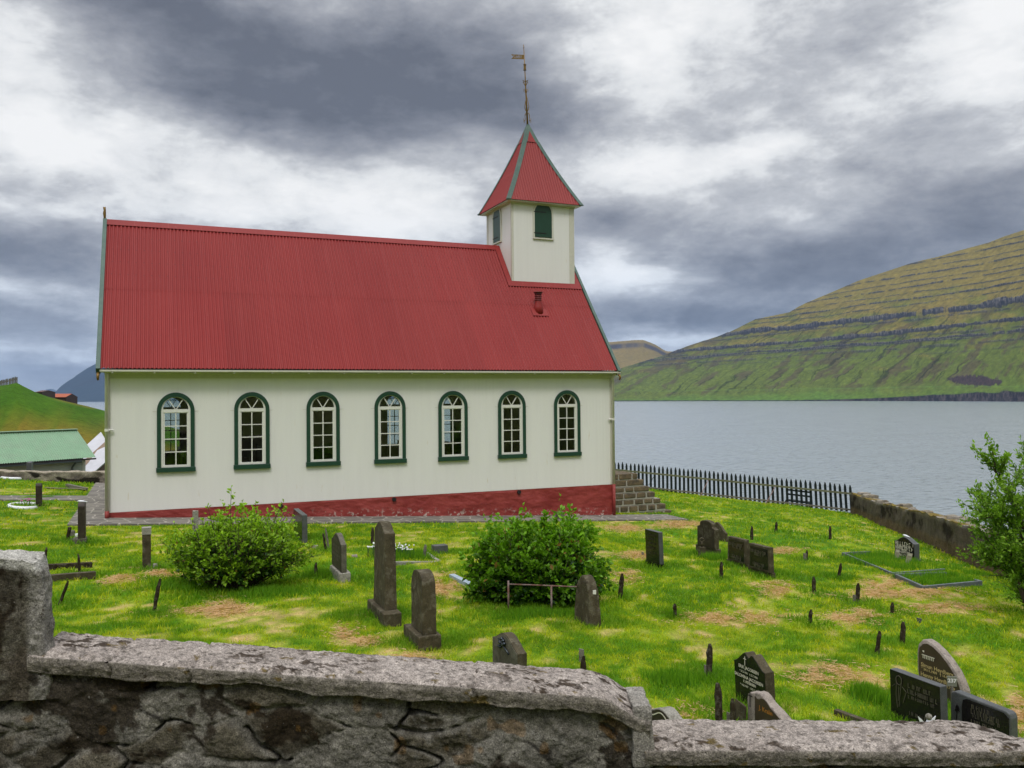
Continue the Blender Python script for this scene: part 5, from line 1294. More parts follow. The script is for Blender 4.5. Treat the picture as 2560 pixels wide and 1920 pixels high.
for k in range(7): mb.prism([(w_*.83-k*.022, h*1.36), (w_*.83-k*.022-.009, h*1.36), (w_*.83-k*.022-.009, h*1.48), (w_*.83-k*.022, h*1.48)], q_, Y_, Z_, -X_, .002)
mb.prism([(w_*.85, h*1.48), (w_*.85-.165, h*1.48), (w_*.85-.165, h*1.51), (w_*.85, h*1.51)], q_, Y_, Z_, -X_, .003); mb.prism([(w_*.83, h*1.62), (w_*.83-.02, h*1.60), (w_*.83-.02, h*1.67), (w_*.83, h*1.67)], q_, Y_, Z_, -X_, .003)
mb.emit('carved_emblem', M['letter'], g21[0])
g22 = grave('large glossy black rectangular headstone with etched figure, right foreground', (2354, 1843), 2228, 2372, 1717.5, 'flat', .5, M['slate'], None, None, .004, lean=-.02)
P, w_, h = g22[1]-X_*.012, g22[2], g22[4]
worn(g22[0], P-X_*.004, w_, [(a1, h*k, w1, s1) for a1, k, w1, s1 in ((.40,.80,.42,.042),(.34,.68,.56,.042),(.36,.57,.50,.032),(.44,.24,.30,.036))], M['dletter'], 7)
mb = MB(); c_ = P+Y_*w_*.80-X_*.008
for k in range(14):
    a0_, a1_ = k*math.pi/7, (k+1)*math.pi/7; mb.beam(c_+Y_*.035*math.cos(a0_)+Z_*(h*.83+.045*math.sin(a0_)), c_+Y_*.035*math.cos(a1_)+Z_*(h*.83+.045*math.sin(a1_)), .006, .004, X_)
for pts in ([(.03,.78),(.035,.5),(.02,.25)], [(-.03,.78),(-.01,.5),(.0,.28)], [(.0,.70),(.01,.4)], [(.05,.72),(.08,.66)], [(-.04,.72),(-.09,.64),(-.05,.4)]):
    for (a, b_), (c, d) in zip(pts, pts[1:]): mb.beam(c_+Y_*a+Z_*(h*b_), c_+Y_*c+Z_*(h*d), .004, .003, X_)
mb.emit('etched_figure', M['dletter'], g22[0])
g23 = grave('wide grey-edged black headstone with rounded corner and etched rose, far right foreground', (2529, 1888), 2378, 2547, 1784, [(0,0),(0,.86),(.02,.96),(.07,1.0),(.5,1.02),(.93,1.04),(.985,1.0),(1,.93),(1,0)], 0, M['slate'], bev=.012)
P, w_, h = g23[1], g23[2], g23[4]
mb = MB(); mb.prism([(.02, 0), (.02, h*.86), (.07, h*.95), (w_*.72, h*.96), (w_*.78, h*.90), (w_*.80, h*.75), (w_*.80, 0)], P-X_*.004, Y_, Z_, X_, .006); mb.emit('face_panel', M['polished'], g23[0])
worn(g23[0], P-X_*.002, w_, [(a1, h*k, w1, s1) for a1, k, w1, s1 in ((.48,.82,.30,.04),(.42,.70,.44,.045),(.42,.60,.38,.034),(.42,.44,.44,.045),(.42,.34,.38,.034))], M['dletter'], 8)
mb = MB(); c_ = P+Y_*w_*.88-X_*.008
for k in range(6): mb.prism([(.03*math.cos(k)*k/6-.02, h*.66+.03*math.sin(k)*k/6-.02), (.03*math.cos(k)*k/6+.015, h*.66+.03*math.sin(k)*k/6-.01), (.03*math.cos(k)*k/6, h*.66+.03*math.sin(k)*k/6+.02)], c_-X_*.001*k, Y_, Z_, -X_, .001)
mb.beam(c_+Z_*h*.62, c_+Y_*.01+Z_*h*.15, .007, .004, X_); mb.emit('etched_rose', M['polished'], g23[0])
g24 = grave('low headstone with serpentine top and pale inlaid line, peeping over the front wall', (1687, 1868), 1624, 1717, 1812, 'serp', .16, M['concrete'], None, None, .012, M['darkbrown'])
P, w_, h = g24[1], g24[2], g24[4]
mb = MB(); ln = [(w_*(.06+.88*k/14), h-.035+.16*w_*(.5-.5*math.cos(2*math.pi*k/14))**1.1) for k in range(15)]
for (a, b_), (c, d) in zip(ln, ln[1:]): mb.beam(P+Y_*a+Z_*b_-X_*.007, P+Y_*c+Z_*d-X_*.007, .010, .003, X_)
mb.emit('inlaid_line', M['letter'], g24[0])
g25 = grave('rough brown stone slab tucked between the low granite stone and the twin-lobed one', (1864, 1810), 1836, 1868, 1768, 'flat', 1.22, M['brownstone'])
g26 = grave('small square grey stone standing on the far path edge behind the large bush', (1396, 1302), 1388, 1412, 1283, 'gable', .15, M['rough_grey'])
# low loose stones
def pebble(label, px, py, wpx, hpx, mat, nm='stone'):
    P = G(px, py); k = P.dot(FW)/FPX; w_ = wpx*k; h = hpx*k
    o = rough_block(nm, lambda a, b_, c: [P.x+(a-.5)*w_, P.y+(b_-.5)*w_*.8, P.z-.03+c*(h+.03)], (8, 8, 6), mat, None, lambda p, a: np.full((len(p), 3), .3), w_*.14, 2.5/w_, .22, loc=P)
    return tag(o, label, 'stone')
pebble('grey stone chip at the foot of the slim pale-capped post', 388, 1425, 11, 16, M['concrete'])
pebble('small reddish stone beside the slim pale-capped post', 397, 1421, 9, 8, M['brownstone'])
pebble('whitish stone in dry grass between left bush and grey headstone', 788, 1371, 13, 8, M['concrete'])
pebble('flat pale stone near the white flowers', 886, 1393, 14, 6, M['pink'])
pebble('small grey stone in the grass beside the second kerbed plot', 2415, 1446, 9, 8, M['slate'])
pebble('rounded grey stone at the dove headstone base', 178, 1345, 17, 18, M['rough_grey'])
pebble('pile-top stone left of the dove headstone', 183, 1358, 18, 12, M['rough_grey'])
pebble('white pot-like stone against the dove headstone', 192, 1346, 8, 12, M['chalk'])
# doves
def dove(label, px, py, s, flip=1):
    d = ray(px, py)
    return s
def dove_at(label, P, s, dr):
    pts = [P+dr*(-.13*s)+Z_*.052*s, P+dr*(-.09*s)+Z_*.062*s, P+dr*(-.03*s)+Z_*.045*s, P+dr*(.05*s)+Z_*.035*s, P+dr*(.13*s)+Z_*.022*s, P+dr*(.22*s)+Z_*.012*s]
    mb = MB(); mb.tube(pts, [.012*s, .030*s, .046*s, .044*s, .026*s, .010*s], 10)
    sd_ = dr.cross(Z_)
    for sg in (-1, 1): mb.prism([(-.05*s, .04*s), (.02*s, .066*s), (.17*s, .03*s), (.08*s, .012*s)], P+sd_*sg*.038*s, dr, Z_, sd_*sg, .008*s)
    mb.tube([P+dr*(-.13*s)+Z_*.052*s, P+dr*(-.155*s)+Z_*.048*s], [.010*s, .003*s], 6)
    o = mb.emit('dove_figurine', M['chalk'], loc=P, smooth=True); return tag(o, label, 'figurine')
P, w_, t, h = g18[1:]; dove_at('white dove figurine perched on the black headstone by the far wall', P+Y_*w_*.56+X_*t*.5+Z_*(h+.22*w_-.005), .55, -Y_)
P, w_, t, h = g3[1:]; dove_at('white dove figurine on the edge-on dark headstone near the path corner', P+Y_*w_*.5+X_*t*.6+Z_*(h+.25*w_-.01), .50, X_)
# angel figurine and white stones at the black stone foot
P = g22[1]; root = thing('angel_figurine', P+Vector((-.12, -.02, .12)), 'small whitish winged angel figurine sitting before the black headstones', 'figurine')
b0 = ray(2322, 1800)*((P.y+.02)/ray(2322, 1800).y)
mb = MB(); mb.tube([b0-Z_*.22, b0-Z_*.10, b0-Z_*.03, b0], [.03, .045, .03, .018], 10); mb.emit('body', M['chalk'], root, smooth=True)
mb = MB(); mb.lathe([(.004, -.03), (.024, -.02), (.033, 0), (.026, .02), (.006, .032)], b0+Z_*.03, 12); mb.emit('head', M['concrete'], root, smooth=True)
mb = MB()
for sg in (-1, 1): mb.prism([(0, -.06), (sg*.05, .0), (sg*.085, .03), (sg*.06, -.05), (sg*.02, -.09)], b0+Y_*.02, RT0, Z_, F0, .01)
mb.emit('wings', M['chalk'], root)

# ------------------------------------------------------------------ kerbs round graves
def kerb(label, pts, w_, h, mat, close=False, name='grave_kerb', px=True, dz=0):
    P = [G(*p) if px else p for p in pts]; c = sum(P, Vector())/len(P)
    t_ = thing(name, c, label, 'kerb')
    n = len(P)
    for i in range(n if close else n-1):
        a, b_ = P[i], P[(i+1) % n]; d = (b_-a).normalized()*w_*.5*(.98 if i % 2 == 0 else -.98)
        mb = MB(); mb.beam(a+Z_*(h/2-.03+dz)-d, b_+Z_*(h/2-.03+dz)+d, w_, h+.06); mb.emit('kerb_stone', mat, t_, bevel=.006)
    return P
kerb('mossy timber kerb of a grave behind the wall pier at the left', [(60, 1429), (222, 1421)], .10, .10, M['stake'])
kerb('weathered timber kerb in front of the mossy one, near the wall pier', [(60, 1462), (229, 1448)], .10, .12, M['brownstone'])
kerb('pale concrete kerb round a grave with white flowers', [(985, 1411), (1100, 1409), (1066, 1386)], .07, .05, M['concrete'])
kerb('pale blue-grey kerb bar lying beside the large bush', [(1132, 1446), (1194, 1477)], .10, .07, M['bluekerb'])
A4, B4, C4_ = G(*Fq(378, 1160)), G(*Fq(800, 1322)), G(*Fq(1235, 1290))
kerb('dark rectangular kerb round the plot of the black dove headstone', [Vector((13.62, 14.45, 0)), Vector((13.55, 12.42, 0)), Vector((15.25, 12.5, 0)), Vector((15.3, 14.5, 0))], .09, .10, M['slate'], True, px=False) if 0 else None
def rectk(label, xs_, ys_, w_, h, mat):
    pts = [(xs_[0], ys_[0]), (xs_[1], ys_[0]), (xs_[1], ys_[1]), (xs_[0], ys_[1])]
    kerb(label, [Vector((x, y, float(gplane(x, y)))) for x, y in pts], w_, h, mat, True, px=False)
kerb('long thin dark-grey kerb round the plot of the dove headstone', [Fq(600, 1128), Fq(372, 1140), Fq(800, 1318), Fq(1240, 1282)], .045, .08, M['bluedark'])
kerb('smaller raised grey kerb of the plot in front, with a pale outer side', [Fq(1250, 1334), Fq(828, 1352), Fq(1066, 1462), Fq(1560, 1412), Fq(1500, 1395)], .05, .13, M['bluedark'])
P = g22[1]; kerb('dark stone kerb strip at the foot of the large black headstone', [P+Vector((-.55, .75, 0)), P+Vector((-.42, -.05, 0))], .06, .07, M['brownstone'], px=False, dz=.02)
def oval(label, cx, cy, rx, ry, r):
    c = G(cx, cy); q = [G(cx+rx*math.cos(a), cy+ry*math.sin(a)) for a in np.linspace(math.pi*.25, math.pi*1.75, 14)]
    mb = MB(); mb.tube([p+Z_*.03 for p in q], r, 8); return tag(mb.emit('grave_kerb', M['chalk'], loc=c, smooth=True), label, 'kerb')
oval('white oval kerb in front of the round-topped headstone at far left', 62, 1268, 40, 6, .05)
oval('white curved kerb beside the square-topped headstone near the shed', 42, 1196, 38, 3, .05)
# bouquet
def flowers(label, spots, hgt, name='flowers', cl=(.8,.8,.82), sz=.017, stem=True):
    t_ = thing(name, G(*spots[0]), label, 'flowers')
    r = random.Random(4)
    mb = MB(); mg = MB()
    for (px, py) in spots:
        P = G(px, py)
        for k in range(7):
            q = P+Vector((r.uniform(-.1, .1), r.uniform(-.12, .12), hgt*r.uniform(.7, 1.1)))
            mb.lathe([(.004, -.012), (sz, 0), (sz*.6, .012), (.004, .016)], q, 6); mg.beam(Vector((q.x, q.y, P.z)), q, .006, .006)
    mg.emit('stems', M['green'], t_); mb.emit('blossoms', simple('petals', cl, .6, .05), t_)
flowers('white daffodil-like flowers growing beside the tall stele', [C1(990, 1490), C1(1010, 1488), C1(1030, 1495), C1(1235, 1500), C1(1262, 1495), C1(1290, 1500), C1(1320, 1508)], .24)
flowers('small pink flowers beside the white oval kerb', [(62, 1264), (66, 1264)], .16, cl=(.5,.12,.3), sz=.02)
# ------------------------------------------------------------------ grave stakes
ST = [ # label, top, bottom, width px, kind
('short leaning stake close behind the wall pier', (114,1369),(111,1410),8,0),
('upright stake standing at the end of the mossy timber kerb', (196.5,1384),(202,1440),8,0),
('slanted stake leaning right, below the timber kerbs', (171,1452),(143,1509),9,0),
('tall slanted stake alone in the grass left of the left bush', (399,1447),(381,1531),11,0),
('front one of two crossed stakes right of the polished square headstone', (808.6,1333),(817,1378),7,0),
('rear, paler one of two crossed stakes right of the polished square headstone', (814.5,1319),(822,1365),6,1),
('stake standing in mown grass just below the path, behind the tall stele', (931.6,1319),(929.3,1357),9,0),
('stake at the corner of the white-flower plot', (1063.8,1361),(1059.5,1395),9,1),
('short stake in long grass left of the grey headstone with pale base', (790.4,1406),(788,1442),10,0),
('brown moss-topped stake rising over the front wall right of the bronze rose stone', (1459,1640),(1458,1722),16,0),
('bent grey-brown stake right of the boulder-like headstone', (1556,1434),(1549.6,1487),12,0),
('short stump-like stake in the open grass, right of centre', (1685.6,1508),(1688,1540),11,0),
('dark stake behind the adjoining slab headstones', (1879,1315),(1879,1350),9,0),
('distant thin stake between slab headstones and picket fence', (1941,1304),(1939.4,1334),8,0),
('lone stake far right below the picket fence end', (2075.4,1315),(2075,1349),8,0),
('stake just left in front of the adjoining slab headstones', (1803,1404),(1802.6,1450),10,0),
('stake in mid grass left of the kerbed plots, with pale foot', (2034,1442),(2036,1483),11,0),
('tiny double stump in the grass right of the slab headstones', (2018,1376),(2016.6,1396),7,0),
('leaning split stake near the corner of the long kerbed plot', (2102,1408),(2095,1443),9,0),
('dark thick stake with pale tag, left of the raised kerb', (2146,1458),(2142.6,1503),13,0),
('stake standing in the brown cut-grass trail', (2229.5,1505),(2229,1536),11,0),
('small stake in dry grass below the slab headstones', (2026.8,1523),(2024,1555),11,0),
('black mossy stake above the egg-shaped boulder headstone', (2258.7,1555),(2256,1602),14,0),
('leaning stake up-left of the egg-shaped boulder headstone', (2197.5,1576),(2191,1627),13,0),
('tall stake with grey tag left of the twin-lobed headstone', (1775.6,1611),(1771.4,1688),17,0),
('thick stake over the front wall, left of the low granite stone', (1796,1710),(1799.4,1835),21,0),
('stake with rusty top right against the low granite stone', (1830,1744),(1832,1850),15,0)]
for i, (lab, tp_, bt, wp, kd) in enumerate(ST):
    P = G(*bt); Zc = P.dot(FW); k = Zc/FPX; w_ = wp*k; T = ray(*tp_)*Zc; T = T+F0*random.uniform(-.03, .03)
    ax = (T-P); r = random.Random(i)
    n = 9; V = []; F = []
    u = RT0; v = F0
    for j in range(n+1):
        f = j/n; c = P-Z_*.1+(T-P+Z_*.1)*f; ww = w_*(1-.12*f+r.uniform(-.12, .12)); 
        if j == n: ww *= .45
        if j == n-1: ww *= .85
        c2 = c+u*r.uniform(-.06, .06)*w_
        for q in range(6):
            a = q*math.pi/3; V.append(c2+u*math.cos(a)*ww*.5+v*math.sin(a)*ww*.42)
    F = [(j*6+q, j*6+(q+1) % 6, (j+1)*6+(q+1) % 6, (j+1)*6+q) for j in range(n) for q in range(6)]+[tuple(range(n*6, n*6+6))]
    mt_ = M['stake'] if kd == 0 else M['stake2']
    o = emit('grave_stake', V, F, mt_, None, loc=P, bevel=0); tag(o, lab, 'stake', 'old wooden stakes marking graves in the churchyard grass')
    TUFT.append((P.x, P.y, .16, .16))
TG = [('flat grey slate number tag behind the moss-topped stake', (1453.5,1622),(1454,1652),13),('pale tag board at the foot of the tall stake', (1768,1663),(1767,1687),12),
('small slate marker among the grass right of the brown trail', (2300,1545),(2299,1565),11),('little grey marker left of the glossy black rectangular headstone', (1607,1380),(1607,1392),6),
('tag leaning at the foot of the rusty-topped stake', (1823,1781),(1824,1840),12),('small marker beside the tiny double stump', (2013.5,1383),(2013,1397),8),('pale tag at the foot of the dark thick stake', (2137,1487),(2137,1503),8)]
for lab, tp_, bt, wp in TG:
    P = G(*bt); Zc = P.dot(FW); k = Zc/FPX; h = (bt[1]-tp_[1])*k
    mb = MB(); mb.prism([(-wp*k/2, -.08), (wp*k/2, -.08), (wp*k/2, h*.93), (-wp*k/2, h)], P, (RT0*.9-F0*.3).normalized(), Z_, F0, .02)
    tag(mb.emit('grave_marker', M['stake2'] if wp != 11 else M['slate'], loc=P, bevel=.004), lab, 'marker', 'small flat tags marking graves')
for lab, tp_, bt, wp in (('left one of two pale wooden tablets before the dove headstone', (2244,1374),(2240,1403),10), ('right, leaning one of two pale wooden tablets before the dove headstone', (2275,1383),(2267,1413),12)):
    P = G(*bt); Zc = P.dot(FW); T = ray(*tp_)*Zc; k = Zc/FPX
    t_ = thing('wooden_tablet', P, lab, 'marker', 'pale wooden tablets'); mb = MB(); mb.beam(P-Z_*.05, T, wp*k, .03, F0); mb.emit('board', simple('pale_wood', (.30,.27,.20), .8, .15, 20), t_)
    mb = MB(); mb.beam(P.lerp(T, .78)-F0*.02, P.lerp(T, .94)-F0*.02, wp*k*.8, .006, F0); mb.emit('name_plate', simple('pale_plate', (.48,.45,.37), .5), t_)
# number sign 237
P = Vector((8.15, 6.45, 0)); d = ray(2380, 1704); P = d*(8.35/d.dot(FW)); k = 8.35/FPX
t_ = thing('number_sign', P-Z_*.3, 'small grey plate numbered 237 on a post before the egg-shaped boulder headstone', 'sign')
U_ = (-Y_*.62+X_*.78).normalized(); Nn = U_.cross(Z_).normalized()
mb = MB(); mb.prism([(-.045, -.05), (.045, -.05), (.045, .052), (-.045, .052)], P, U_, Z_, Nn, -.008); mb.emit('plate', simple('grey_plate', (.19,.20,.15), .5, .1), t_, bevel=.003)
mb = MB(); mb.beam(P-Z_*.04, P-Z_*.6, .02, .02); mb.emit('post', M['stake2'], t_)
V, F = text_mesh('237', .052, 'CENTER', .002); emit('number', [P+U_*q.x+Z_*(q.y+.008)+Nn*.003 for q in V], F, M['white'], t_)
# ring-topped iron marker
P = G(1755, 1389); k = P.dot(FW)/FPX; h = 44*k
t_ = thing('iron_marker', P, 'small iron marker with ring top before the crested brown headstone', 'marker')
mb = MB(); mb.box(P.x-.06, P.x+.06, P.y-.06, P.y+.06, P.z-.05, P.z+h*.5); mb.emit('foot', M['brownstone'], t_, bevel=.01)
mb = MB(); c_ = P+Z_*(h*.88); mb.tube([c_+RT0*.045*math.cos(a)+Z_*.045*math.sin(a) for a in np.linspace(0, 2*math.pi, 14)], .014, 6); mb.tube([P+Z_*h*.5, P+Z_*(h*.8)], .022, 6); mb.emit('ring', M['brownstone'], t_, smooth=True)
# rusty rail in front of the large bush
t_ = thing('iron_rail', G(1268, 1521), 'low rusty pipe railing in front of the large bush', 'railing')
a = G(1268, 1521); b_ = G(1441, 1530); b_ = a+(b_-a)*1.0; hh = 64*a.dot(FW)/FPX
mb = MB(); a -= Y_*.05; b_ -= Y_*.05; mb.tube([a+Z_*hh*.97, (a+b_)/2+Z_*hh*.99, b_+Z_*hh], .011, 8); mb.emit('rail', M['rust'], t_, smooth=True)
for f in (0, .62, 1.0):
    p = a.lerp(b_, f); mb = MB(); mb.tube([p-Z_*.1, p+Z_*(hh+(.04 if f == 0 else 0))], .015, 8); mb.emit('post', M['rust'], t_, smooth=True)
# hose on the grass at left
mb = MB(); pts = [G(*A1_(x, y))+Z_*.05 for x, y in ((390, 910), (450, 914), (520, 918), (600, 917), (680, 920), (745, 928))]; mb.tube(pts, .025, 6)
tag(mb.emit('hose', simple('olive_hose', (.16,.15,.08), .6), loc=pts[0]), 'dark garden hose lying on the grass left of the church', 'hose')
mb = MB(); pts = [G(*A1_(x, y))+Z_*.06 for x, y in ((580, 890), (640, 898), (720, 912), (745, 926))]; mb.beam(pts[0], pts[-1], .10, .08); tag(mb.emit('timber', M['stake2'], loc=pts[0]), 'weathered timber lying in the grass by the hose', 'timber')
mb = MB(); P = G(168, 1354); Tq = ray(174.5, 1318)*P.dot(FW); mb.beam(P, Tq, .05, .05); tag(mb.emit('grave_stake', M['stake'], loc=P), 'black stick leaning left of the dove headstone near the path', 'stake')
# ------------------------------------------------------------------ foliage
def leaves(name, C, D, size, col, mat, parent, r, nper=1, fold=.25, wid=.55):
    """C centres (n,3), D leaf axis, size (n,), folded diamond leaves"""
    n = len(C); D = D/np.linalg.norm(D, axis=1, keepdims=True)
    R = r.normal(size=(n, 3)); S = np.cross(D, R); S /= np.linalg.norm(S, axis=1, keepdims=True)
    # leaves tend to face the sky
    Nn = np.cross(S, D); fl = Nn[:, 2] < 0; Nn[fl] *= -1
    s = size[:, None]
    base = C; tip = C+D*s; mid = C+D*s*.52; up = Nn*s*fold*.5
    L = mid+S*s*wid*.5+up; Rr = mid-S*s*wid*.5+up
    V = np.stack([base, L, tip, Rr], 1).reshape(-1, 3)
    i = np.arange(n)*4
    F = np.stack([i, i+1, i+2, i, i+2, i+3], -1).reshape(-1, 3)
    return emit(name, V, F, mat, parent, col=np.repeat(col, 4, 0))
def shrub(name, label, cat, cen, rx, ry, hgt, seed, nshoot, lsize, colA, colB, base_r=.35, dens=26, group=None, top=None, stems=40, under=.08, flower=None, shape=None):
    r = np.random.default_rng(seed); g0 = float(gplane(cen[0], cen[1])); root = thing(name, (cen[0], cen[1], g0), label, cat, group)
    c = np.array([cen[0], cen[1], g0])
    # shoot tips: over an uneven dome
    a = r.random(nshoot)*2*np.pi; e = np.arcsin(r.random(nshoot)**.75); e = np.where(r.random(nshoot) < .22, r.random(nshoot)*.25-.12, e)
    lump = .60+.76*fbm(np.cos(a)*1.7+seed+e, np.sin(a)*1.7+e*2.6, seed, 3, .6)
    if shape is not None: lump = lump*shape(a, e)
    rad = np.where(r.random(nshoot) < .35, .55+.4*r.random(nshoot), .90+.16*r.random(nshoot))*lump
    rad = rad*np.where(r.random(nshoot) < .07, 1.05+.13*r.random(nshoot), 1)
    T = np.stack([np.cos(a)*np.cos(e)*rx*rad, np.sin(a)*np.cos(e)*ry*rad, under+np.maximum(np.sin(e), 0)*hgt*rad+.28*hgt*(1-np.sin(e))*r.random(nshoot)], -1)
    Bs = np.stack([np.cos(a)*base_r*rx*r.random(nshoot), np.sin(a)*base_r*ry*r.random(nshoot), np.zeros(nshoot)], -1)
    T[:, 2] = np.maximum(T[:, 2], .06)
    # stems
    mb = MB()
    for k in range(min(stems*2, nshoot)):
        p, q = Bs[k], T[k]; m_ = (p+q)/2+np.array([q[0]*.12, q[1]*.12, hgt*.10]); mb.tube([c+p-[0, 0, .05], c+m_, c+q], [.011, .007, .003], 5)
    mb.emit('stems', M['bark'], root)
    C = []; D = []; Sz = []; K = []
    for k in range(nshoot):
        p, q = Bs[k], T[k]; m_ = (p+q)/2+np.array([q[0]*.12, q[1]*.12, hgt*.10]); n = int(dens*(.7+.6*r.random()))
        nd = 7; node = r.integers(0, nd, n); t = np.clip(1-((node+.15*r.random(n))/nd)**1.25*.62, 0, 1)[:, None]
        P = (1-t)**2*p+2*t*(1-t)*m_+t*t*q; ax = 2*(1-t)*(m_-p)+2*t*(q-m_); ax /= np.linalg.norm(ax, axis=1, keepdims=True)
        offs = r.normal(size=(nd, 3))*.075; offs[:, 2] *= .6; sp = (offs[node]*(1.15-t)*1.6+r.normal(size=(n, 3))*.016)*(t < .995)
        od = r.normal(size=(nd, 3))*.5
        d = r.normal(size=(n, 3))+od[node]; d = d-ax*(d*ax).sum(1, keepdims=True); d /= np.linalg.norm(d, axis=1, keepdims=True)
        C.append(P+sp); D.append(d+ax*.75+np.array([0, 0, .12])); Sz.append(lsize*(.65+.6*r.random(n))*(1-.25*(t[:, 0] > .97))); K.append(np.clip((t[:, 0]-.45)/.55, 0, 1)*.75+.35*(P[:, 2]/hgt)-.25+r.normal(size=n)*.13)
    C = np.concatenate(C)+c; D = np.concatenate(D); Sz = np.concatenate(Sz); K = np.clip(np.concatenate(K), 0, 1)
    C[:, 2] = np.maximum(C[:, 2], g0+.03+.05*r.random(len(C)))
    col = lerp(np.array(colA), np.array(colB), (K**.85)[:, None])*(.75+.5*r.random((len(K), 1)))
    od_ = r.random(len(K)) < .02; col[od_] = np.array([.22,.13,.03])
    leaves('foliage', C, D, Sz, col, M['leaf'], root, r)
    if flower is not None:
        j = r.choice(len(C), flower, False); leaves('red_buds', C[j], D[j], Sz[j]*.55, np.tile([[.30,.03,.015]], (flower, 1)), M['leaf'], root, r)
    TUFT.append((cen[0], cen[1], rx*.95, ry*.95+.1)); TUFT.append((cen[0], cen[1]-.1, rx*1.05, ry*1.0+.1))
    return root
# left bush
pl_, pr_ = G(462, 1468), G(735, 1468); cb = (pl_+pr_)/2
cl_ = G(600, 1470); sc1 = cl_.dot(FW)/FPX
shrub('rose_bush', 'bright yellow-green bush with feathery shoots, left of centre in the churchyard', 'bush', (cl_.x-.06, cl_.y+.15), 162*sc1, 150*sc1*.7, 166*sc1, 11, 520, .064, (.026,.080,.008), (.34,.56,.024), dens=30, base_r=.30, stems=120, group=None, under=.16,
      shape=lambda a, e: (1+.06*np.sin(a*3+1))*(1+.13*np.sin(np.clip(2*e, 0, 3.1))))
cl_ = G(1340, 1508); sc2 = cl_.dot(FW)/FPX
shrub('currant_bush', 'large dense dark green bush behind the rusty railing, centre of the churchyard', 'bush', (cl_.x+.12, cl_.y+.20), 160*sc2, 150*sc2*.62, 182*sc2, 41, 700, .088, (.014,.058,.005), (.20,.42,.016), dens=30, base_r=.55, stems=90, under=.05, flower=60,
      shape=lambda a, e: (1+.05*np.sin(a*2+2))*(1+.20*np.sin(np.clip(2*e, 0, 3.1))))
# tree at the right edge
def willow():
    r = np.random.default_rng(5); rr = random.Random(5)
    B0 = G(2600, 1545); Zc = B0.dot(FW); k = Zc/FPX
    root = thing('willow_tree', B0, 'leafy young willow tree with bare lower branches at the right edge', 'tree')
    def S(px, py, dz=0): return ray(2600+(px-2600)*.95+6, 1560+(py-1560)*.95)*(Zc+dz)
    limbs = [[(2600,1560),(2575,1470),(2545,1395),(2515,1345),(2480,1300),(2455,1255)],[(2600,1560),(2590,1440),(2565,1350),(2530,1260),(2500,1190),(2470,1150)],
             [(2600,1560),(2600,1420),(2590,1300),(2570,1200),(2555,1120)],[(2600,1560),(2560,1500),(2530,1440),(2490,1410),(2465,1395)],[(2600,1560),(2570,1510),(2555,1490),(2545,1470),(2530,1430)],
             [(2600,1560),(2620,1400),(2650,1280),(2660,1180)],[(2600,1560),(2640,1440),(2700,1330),(2730,1250)],[(2600,1560),(2585,1380),(2540,1310),(2500,1280),(2450,1280)],[(2600,1560),(2570,1420),(2520,1375),(2470,1360)]]
    mb = MB(); twigs = []
    for li, L in enumerate(limbs):
        z0 = rr.uniform(-.6, .6); P = [S(x+rr.uniform(-6, 6), y, z0*i/len(L)) for i, (x, y) in enumerate(L)]
        mb.tube(P, [max(.008, .045*(1-i/len(P))**.8) for i in range(len(P))], 7)
        for j in range(1, len(P)):
            for q in range(11 if j > 1 else 3):
                t = rr.random(); p = P[j-1].lerp(P[j], t); d = (P[j]-P[j-1]).normalized()
                dr = (d*.7+Vector((rr.gauss(0, .6), rr.gauss(0, .6), rr.gauss(.35, .45)))).normalized(); Ln = rr.uniform(.25, .62)*(1 if j > 1 else .6)
                e = p+dr*Ln+Vector((0, 0, .04)); m_ = (p+e)/2+Vector((rr.gauss(0, .03), rr.gauss(0, .03), .02)); twigs.append((p, m_, e)); mb.tube([p, m_, e], [.008, .005, .002], 4)
    mb.emit('trunk', M['bark'], root)
    C = []; D = []; Sz = []; K = []
    for (p, m_, e) in twigs:
        p, m_, e = (np.array(v) for v in (p, m_, e)); n = rr.randint(40, 66); t = (1-r.random(n)**1.3*.85)[:, None]
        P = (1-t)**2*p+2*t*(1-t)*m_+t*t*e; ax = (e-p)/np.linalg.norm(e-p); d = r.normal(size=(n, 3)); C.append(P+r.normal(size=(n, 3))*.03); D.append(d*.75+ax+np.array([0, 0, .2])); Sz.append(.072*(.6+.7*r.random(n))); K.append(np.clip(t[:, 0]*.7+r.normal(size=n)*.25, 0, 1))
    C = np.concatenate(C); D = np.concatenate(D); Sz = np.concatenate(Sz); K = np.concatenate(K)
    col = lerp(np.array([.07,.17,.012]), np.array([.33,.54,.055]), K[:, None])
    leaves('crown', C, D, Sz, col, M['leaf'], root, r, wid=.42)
    TUFT.append((B0.x, B0.y, .5, .5))
willow()

